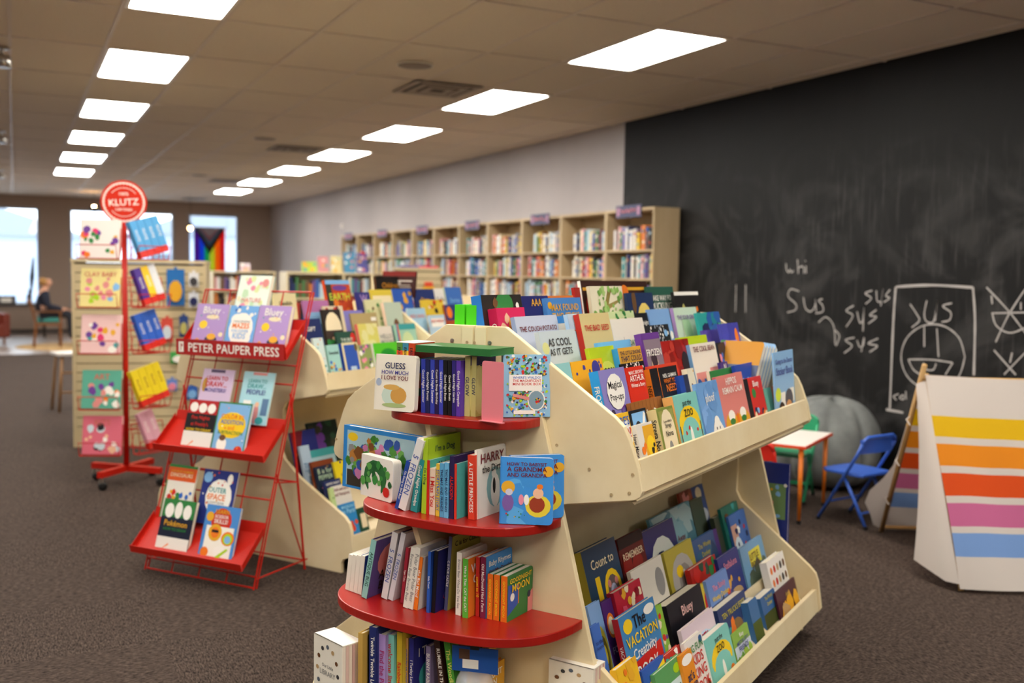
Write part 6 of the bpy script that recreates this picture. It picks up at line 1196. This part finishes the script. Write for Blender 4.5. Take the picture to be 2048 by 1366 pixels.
# round rug, armchair, wooden chair and reader
rug = mat('rug_tan', '#b8945c', .95); add_noise(rug, '#a8844c', '#c8a46c', 6, 4)
q = MB(); q.lathe([(1.0, .0065), (1.0, .016), (.9, .018), (.02, .018)], 48, (0, 0, 0)); tag(q.build('rug', rug, None, TR(1.0, 20.2, 0)), 'round tan rug under the wooden chair near the windows', 'rug')
oak2 = mat('chair_oak', '#7a4a20', .45)
wc = empty('wooden_chair', TR(.55, 20.15, .018, -math.pi/2), 'wooden armchair with a spindle back that the reader sits in', 'chair')   # sitter faces local +y -> world +x
q = MB(); q.box(-.24, -.22, .40, .24, .24, .44); q.build('seat', oak2, wc, bevel=.01)
for a in (-1, 1):
    q = MB(); q.tube([(a*.21, .2, 0), (a*.21, .2, .64)], .02, 8); q.build('leg', oak2, wc)
    q = MB(); q.tube([(a*.21, -.24, 0), (a*.21, -.20, .42), (a*.22, -.30, .84)], .02, 8); q.build('leg', oak2, wc)
    q = MB(); q.box(a*.23-.03, -.27, .64, a*.23+.03, .24, .665); q.build('arm_rest', oak2, wc, bevel=.008)
for k in range(5):
    x = -.14+.07*k; q = MB(); q.tube([(x, -.20, .44), (x, -.285, .80)], .009, 6); q.build('spindle', oak2, wc)
q = MB(); q.prism([(-.25, -.33), (.25, -.33), (.25, -.28), (-.25, -.28)], 'z', .78, .87); q.build('top_rail', oak2, wc, bevel=.01)
cu_ = MB(); cu_.prism(rrect(.36, .1, .04, True), 'y', 0, .36); tag(cu_.build('cushion', mat('teal_cloth', '#3f8a80', .9), None, TR(.73, 19.97, .459, math.pi/2)), 'teal cushion on the wooden armchair under the reader', 'cushion')

def skin_mesh(name, verts, edges, radii, m, parent, mw=None, lv=2):
    me = bpy.data.meshes.new(name); me.from_pydata(verts, edges, []); me.materials.append(m); o = bpy.data.objects.new(name, me); COL.objects.link(o)
    if parent is not None: o.parent = parent
    if mw is not None: o.matrix_basis = mw
    sk = o.modifiers.new('skin', 'SKIN'); sk.use_smooth_shade = True
    for v, r in zip(me.skin_vertices[0].data, radii): v.radius = (r, r) if not isinstance(r, tuple) else r
    me.skin_vertices[0].data[0].use_root = True
    sb = o.modifiers.new('sub', 'SUBSURF'); sb.levels = lv; sb.render_levels = lv; return o
PM = TR(.53, 20.15, .018, -math.pi/2)          # local +y = world +x, the way the reader faces
skin = mat('skin', '#c89478', .6); cloth = mat('dark_jacket', '#1c2030', .9); trous = mat('dark_trousers', '#20222c', .9); hair = mat('fair_hair', '#a87c44', .7)
pv = [(0, -.05, .60), (0, -.07, .78), (0, -.05, .96), (0, -.03, 1.05), (0, .0, 1.10), (0, .03, 1.17), (0, .02, 1.25),
      (.10, .0, .60), (.11, .38, .60), (.11, .42, .14), (.11, .54, .06), (-.10, .0, .60), (-.11, .38, .60), (-.11, .46, .14), (-.11, .58, .06),
      (.18, -.04, .98), (.22, .02, .74), (.13, .26, .68), (.10, .33, .68), (-.18, -.04, .98), (-.22, .02, .74), (-.13, .26, .68), (-.10, .33, .68)]
pe = [(0, 1), (1, 2), (2, 3), (3, 4), (4, 5), (5, 6), (0, 7), (7, 8), (8, 9), (9, 10), (0, 11), (11, 12), (12, 13), (13, 14), (2, 15), (15, 16), (16, 17), (17, 18), (2, 19), (19, 20), (20, 21), (21, 22)]
pr = [.12, .12, .115, .055, .05, .085, .07, .085, .062, .042, .035, .085, .062, .042, .035, .055, .045, .034, .026, .055, .045, .034, .026]
person = skin_mesh('person', pv, pe, pr, skin, None, PM); tag(person, 'seated reader with fair hair, dark jacket and dark trousers in the wooden armchair', 'person')
skin_mesh('jacket', [pv[i] for i in (0, 1, 2, 15, 16, 17, 19, 20, 21)]+[(0, -.035, 1.03)], [(0, 1), (1, 2), (2, 3), (3, 4), (4, 5), (2, 6), (6, 7), (7, 8), (2, 9)], [.145, .145, .14, .075, .062, .048, .075, .062, .048, .08], cloth, person)
skin_mesh('trousers', [(0, -.03, .58), pv[7], pv[8], pv[9], pv[11], pv[12], pv[13]], [(0, 1), (1, 2), (2, 3), (0, 4), (4, 5), (5, 6)], [.14, .10, .08, .06, .10, .08, .06], trous, person)
for a in (1, -1): skin_mesh('shoe', [(a*.11, .41 if a > 0 else .45, .055), (a*.11, .58 if a > 0 else .62, .045)], [(0, 1)], [.05, .04], BLACKP, person, lv=1)
skin_mesh('hair', [(0, -.01, 1.25), (0, -.045, 1.19), (0, -.05, 1.11)], [(0, 1), (1, 2)], [.098, .098, .075], hair, person)
skin_mesh('nose', [(0, .105, 1.175), (0, .125, 1.165)], [(0, 1)], [.014, .012], skin, person, lv=1)
for a in (-1, 1):
    q = MB(); q.lathe([(.002, -.008), (.009, -.003), (.009, .003), (.002, .008)], 8); q.build('eye', BLACKP, person, Matrix.Translation((a*.032, .108, 1.195)))
    skin_mesh('ear', [(a*.088, .01, 1.18), (a*.092, .0, 1.15)], [(0, 1)], [.016, .012], skin, person, lv=1)
for a in (-1, 1):        # small resting hands with fingers
    for k in range(4): skin_mesh('finger', [(a*.10-.03*a+.018*k*a-.0, .34, .685-.002*k), (a*.085-.03*a+.018*k*a, .40-.008*abs(k-1), .67), (a*.085-.03*a+.018*k*a, .425-.008*abs(k-1), .65)], [(0, 1), (1, 2)], [.010, .009, .008], skin, person, lv=1)
    skin_mesh('thumb', [(a*.125, .32, .69), (a*.14, .355, .69), (a*.135, .38, .68)], [(0, 1), (1, 2)], [.012, .010, .009], skin, person, lv=1)
# armchair in red-brown leather and side table by the window
lea = mat('red_brown_leather', '#6e2a1c', .5); ac = empty('armchair', TR(-.62, 20.9, .006, .4), 'red-brown leather armchair near the window', 'armchair')
q = MB(); q.box(-.36, -.34, .14, .36, .30, .40); q.build('seat_base', lea, ac, bevel=.04)
q = MB(); q.prism([(.20, .40), (.36, .38), (.44, .82), (.30, .84)], 'x', -.36, .36); q.build('backrest', lea, ac, bevel=.03)
for a in (-1, 1):
    q = MB(); q.box(a*.40-.06, -.34, .14, a*.40+.06, .36, .60); q.build('arm_rest', lea, ac, bevel=.04)
    for b in (-.28, .28): q = MB(); q.tube([(a*.36, b, 0), (a*.36, b, .14)], .025, 8); q.build('leg', oak2, ac)
dkw = mat('dark_wood', '#2a1e18', .5)
tb = empty('side_table', TR(.0, 23.2, .006), 'dark wooden table under the window behind the armchair', 'table')
q = MB(); q.box(-.9, -.35, .66, .62, .35, .70); q.build('table_top', dkw, tb)
for a in (-.84, .56):
    for b in (-.3, .3): q = MB(); q.tube([(a, b, 0), (a, b, .66)], .025, 8); q.build('leg', dkw, tb)
q = MB(); q.box(-.18, -.12, 0, .18, .12, .16); o = q.build('display_box', mat('box_grey', '#4a4648', .6), None, TR(-.15, 23.2, .7065), bevel=.008); tag(o, 'dark grey box on the table under the window', 'box')
q = MB(); q.box(-.1, -.125, .03, .1, -.1205, .12); q.build('box_label', whitem, o)
q = MB(); q.lathe([(.05, 0), (.055, .16), (.02, .22), (.018, .27), (.024, .28)], 14); o = q.build('bottle', mat('bottle_dark', '#3a2a24', .3), None, TR(.28, 23.1, .7065), smooth=True); tag(o, 'dark bottle on the table beside the grey box', 'bottle')
q = MB(); q.lathe([(.026, .28), (.026, .30), (.01, .302)], 12); q.build('stopper', BLACKP, o)
FLAGM = printed('flag_cloth', .9); nt = FLAGM.node_tree; pb_ = nt.nodes['Principled BSDF']; trn = nt.nodes.new('ShaderNodeBsdfTranslucent'); mxs = nt.nodes.new('ShaderNodeMixShader'); mxs.inputs[0].default_value = .8
at_ = [n_ for n_ in nt.nodes if n_.type == 'ATTRIBUTE'][0]; outn = [n_ for n_ in nt.nodes if n_.type == 'OUTPUT_MATERIAL'][0]
nt.links.new(at_.outputs['Color'], trn.inputs['Color']); nt.links.new(pb_.outputs[0], mxs.inputs[1]); nt.links.new(trn.outputs[0], mxs.inputs[2]); nt.links.new(mxs.outputs[0], outn.inputs[0])
# pride flag hung in the window on a rod
fl = empty('flag', TR(3.80, 24.4, 0), 'rainbow striped flag with a pastel, brown and black chevron hanging in the window', 'flag')
fx, fw, ft, fb = 0.0, .72, 2.46, 1.05
for k, c in enumerate(['#7a3aa8', '#3a6ad0', '#3fb07a', '#c8cc50', '#e8862a', '#d83a4a']):
    q = MB(); q.box(fx+fw*k/6, 0, fb+(.0 if 1 < k < 4 else .35), fx+fw*(k+1)/6, .004, ft, c); q.build('stripe', FLAGM, fl)
for k, (dp, c) in enumerate([(1.0, '#1c1a1c'), (.88, '#7a4a30'), (.72, '#7fc0e0'), (.54, '#e0a8bc'), (.36, '#eeeaf0')]):
    q = MB(); y_ = -.0015-.0015*k; hw = fw/2*(1 if k < 2 else (1-(1-dp)*.6)); q.prism([(fw/2-hw, ft), (fw/2, ft-.62*dp), (fw/2+hw, ft)], 'y', y_-.001, y_, c); q.build('chevron', FLAGM, fl)
q = MB(); q.tube([(-.05, 0, ft+.01), (fw+.05, 0, ft+.01)], .008, 8); q.build('rod', oak2, fl)
for k in (-.04, fw+.04):
    q = MB(); q.tube([(k, 0, ft+.01), (k, 0, HC-.001)], .002, 4); q.build('cord', BLACKP, fl)
# pendant lamps near the windows
for k, (x, y, z, lab) in enumerate([(3.40, 22.3, 2.36, 'small glass-bulb pendant lamp hanging beside the flag'), (1.52, 22.6, 2.72, 'warm pendant lamp hanging close to the ceiling beyond the round sign')]):
    e = empty('pendant_lamp', TR(x, y, z), lab, 'lamp')
    q = MB(); q.tube([(0, 0, .10), (0, 0, HC-z-.003)], .004, 6); q.build('cord', BLACKP, e)
    q = MB(); q.lathe([(.012, .12), (.03, .10), (.075, .03), (.07, .028)] if k == 0 else [(.01, -.09), (.05, -.07), (.11, .02), (.105, .022)], 16); q.build('shade', BLACKP, e, smooth=True)
    q = MB(); q.lathe([(.008, .05), (.035, .03), (.045, -.01), (.03, -.045), (.004, -.055)], 14); q.build('bulb', emit('warm_bulb_%d' % k, (1.0, .58, .24), 25.0 if k == 0 else 160.0), e, smooth=True)
for (x, lab) in ((.33, 'folded dark umbrella propped in the window nearest the reader'), (1.32, 'folded dark umbrella propped at the edge of the middle window')):
    e = empty('folded_umbrella', TR(x, 24.565, 0), lab, 'umbrella')
    q = MB(); q.tube([(0, 0, .8), (.03, 0, 1.25), (.06, 0, 1.68)], [.012, .05, .02], 10); q.build('canopy', BLACKP, e, smooth=True)
    q = MB(); q.tube([(-.02, 0, .631), (0, 0, .82)], .008, 8); q.build('handle', BLACKP, e)
    q = MB(); q.tube([(.06, 0, 1.68), (.062, 0, 1.74), (.066, 0, 1.76)], .005, 6); q.build('tip', STEEL, e)
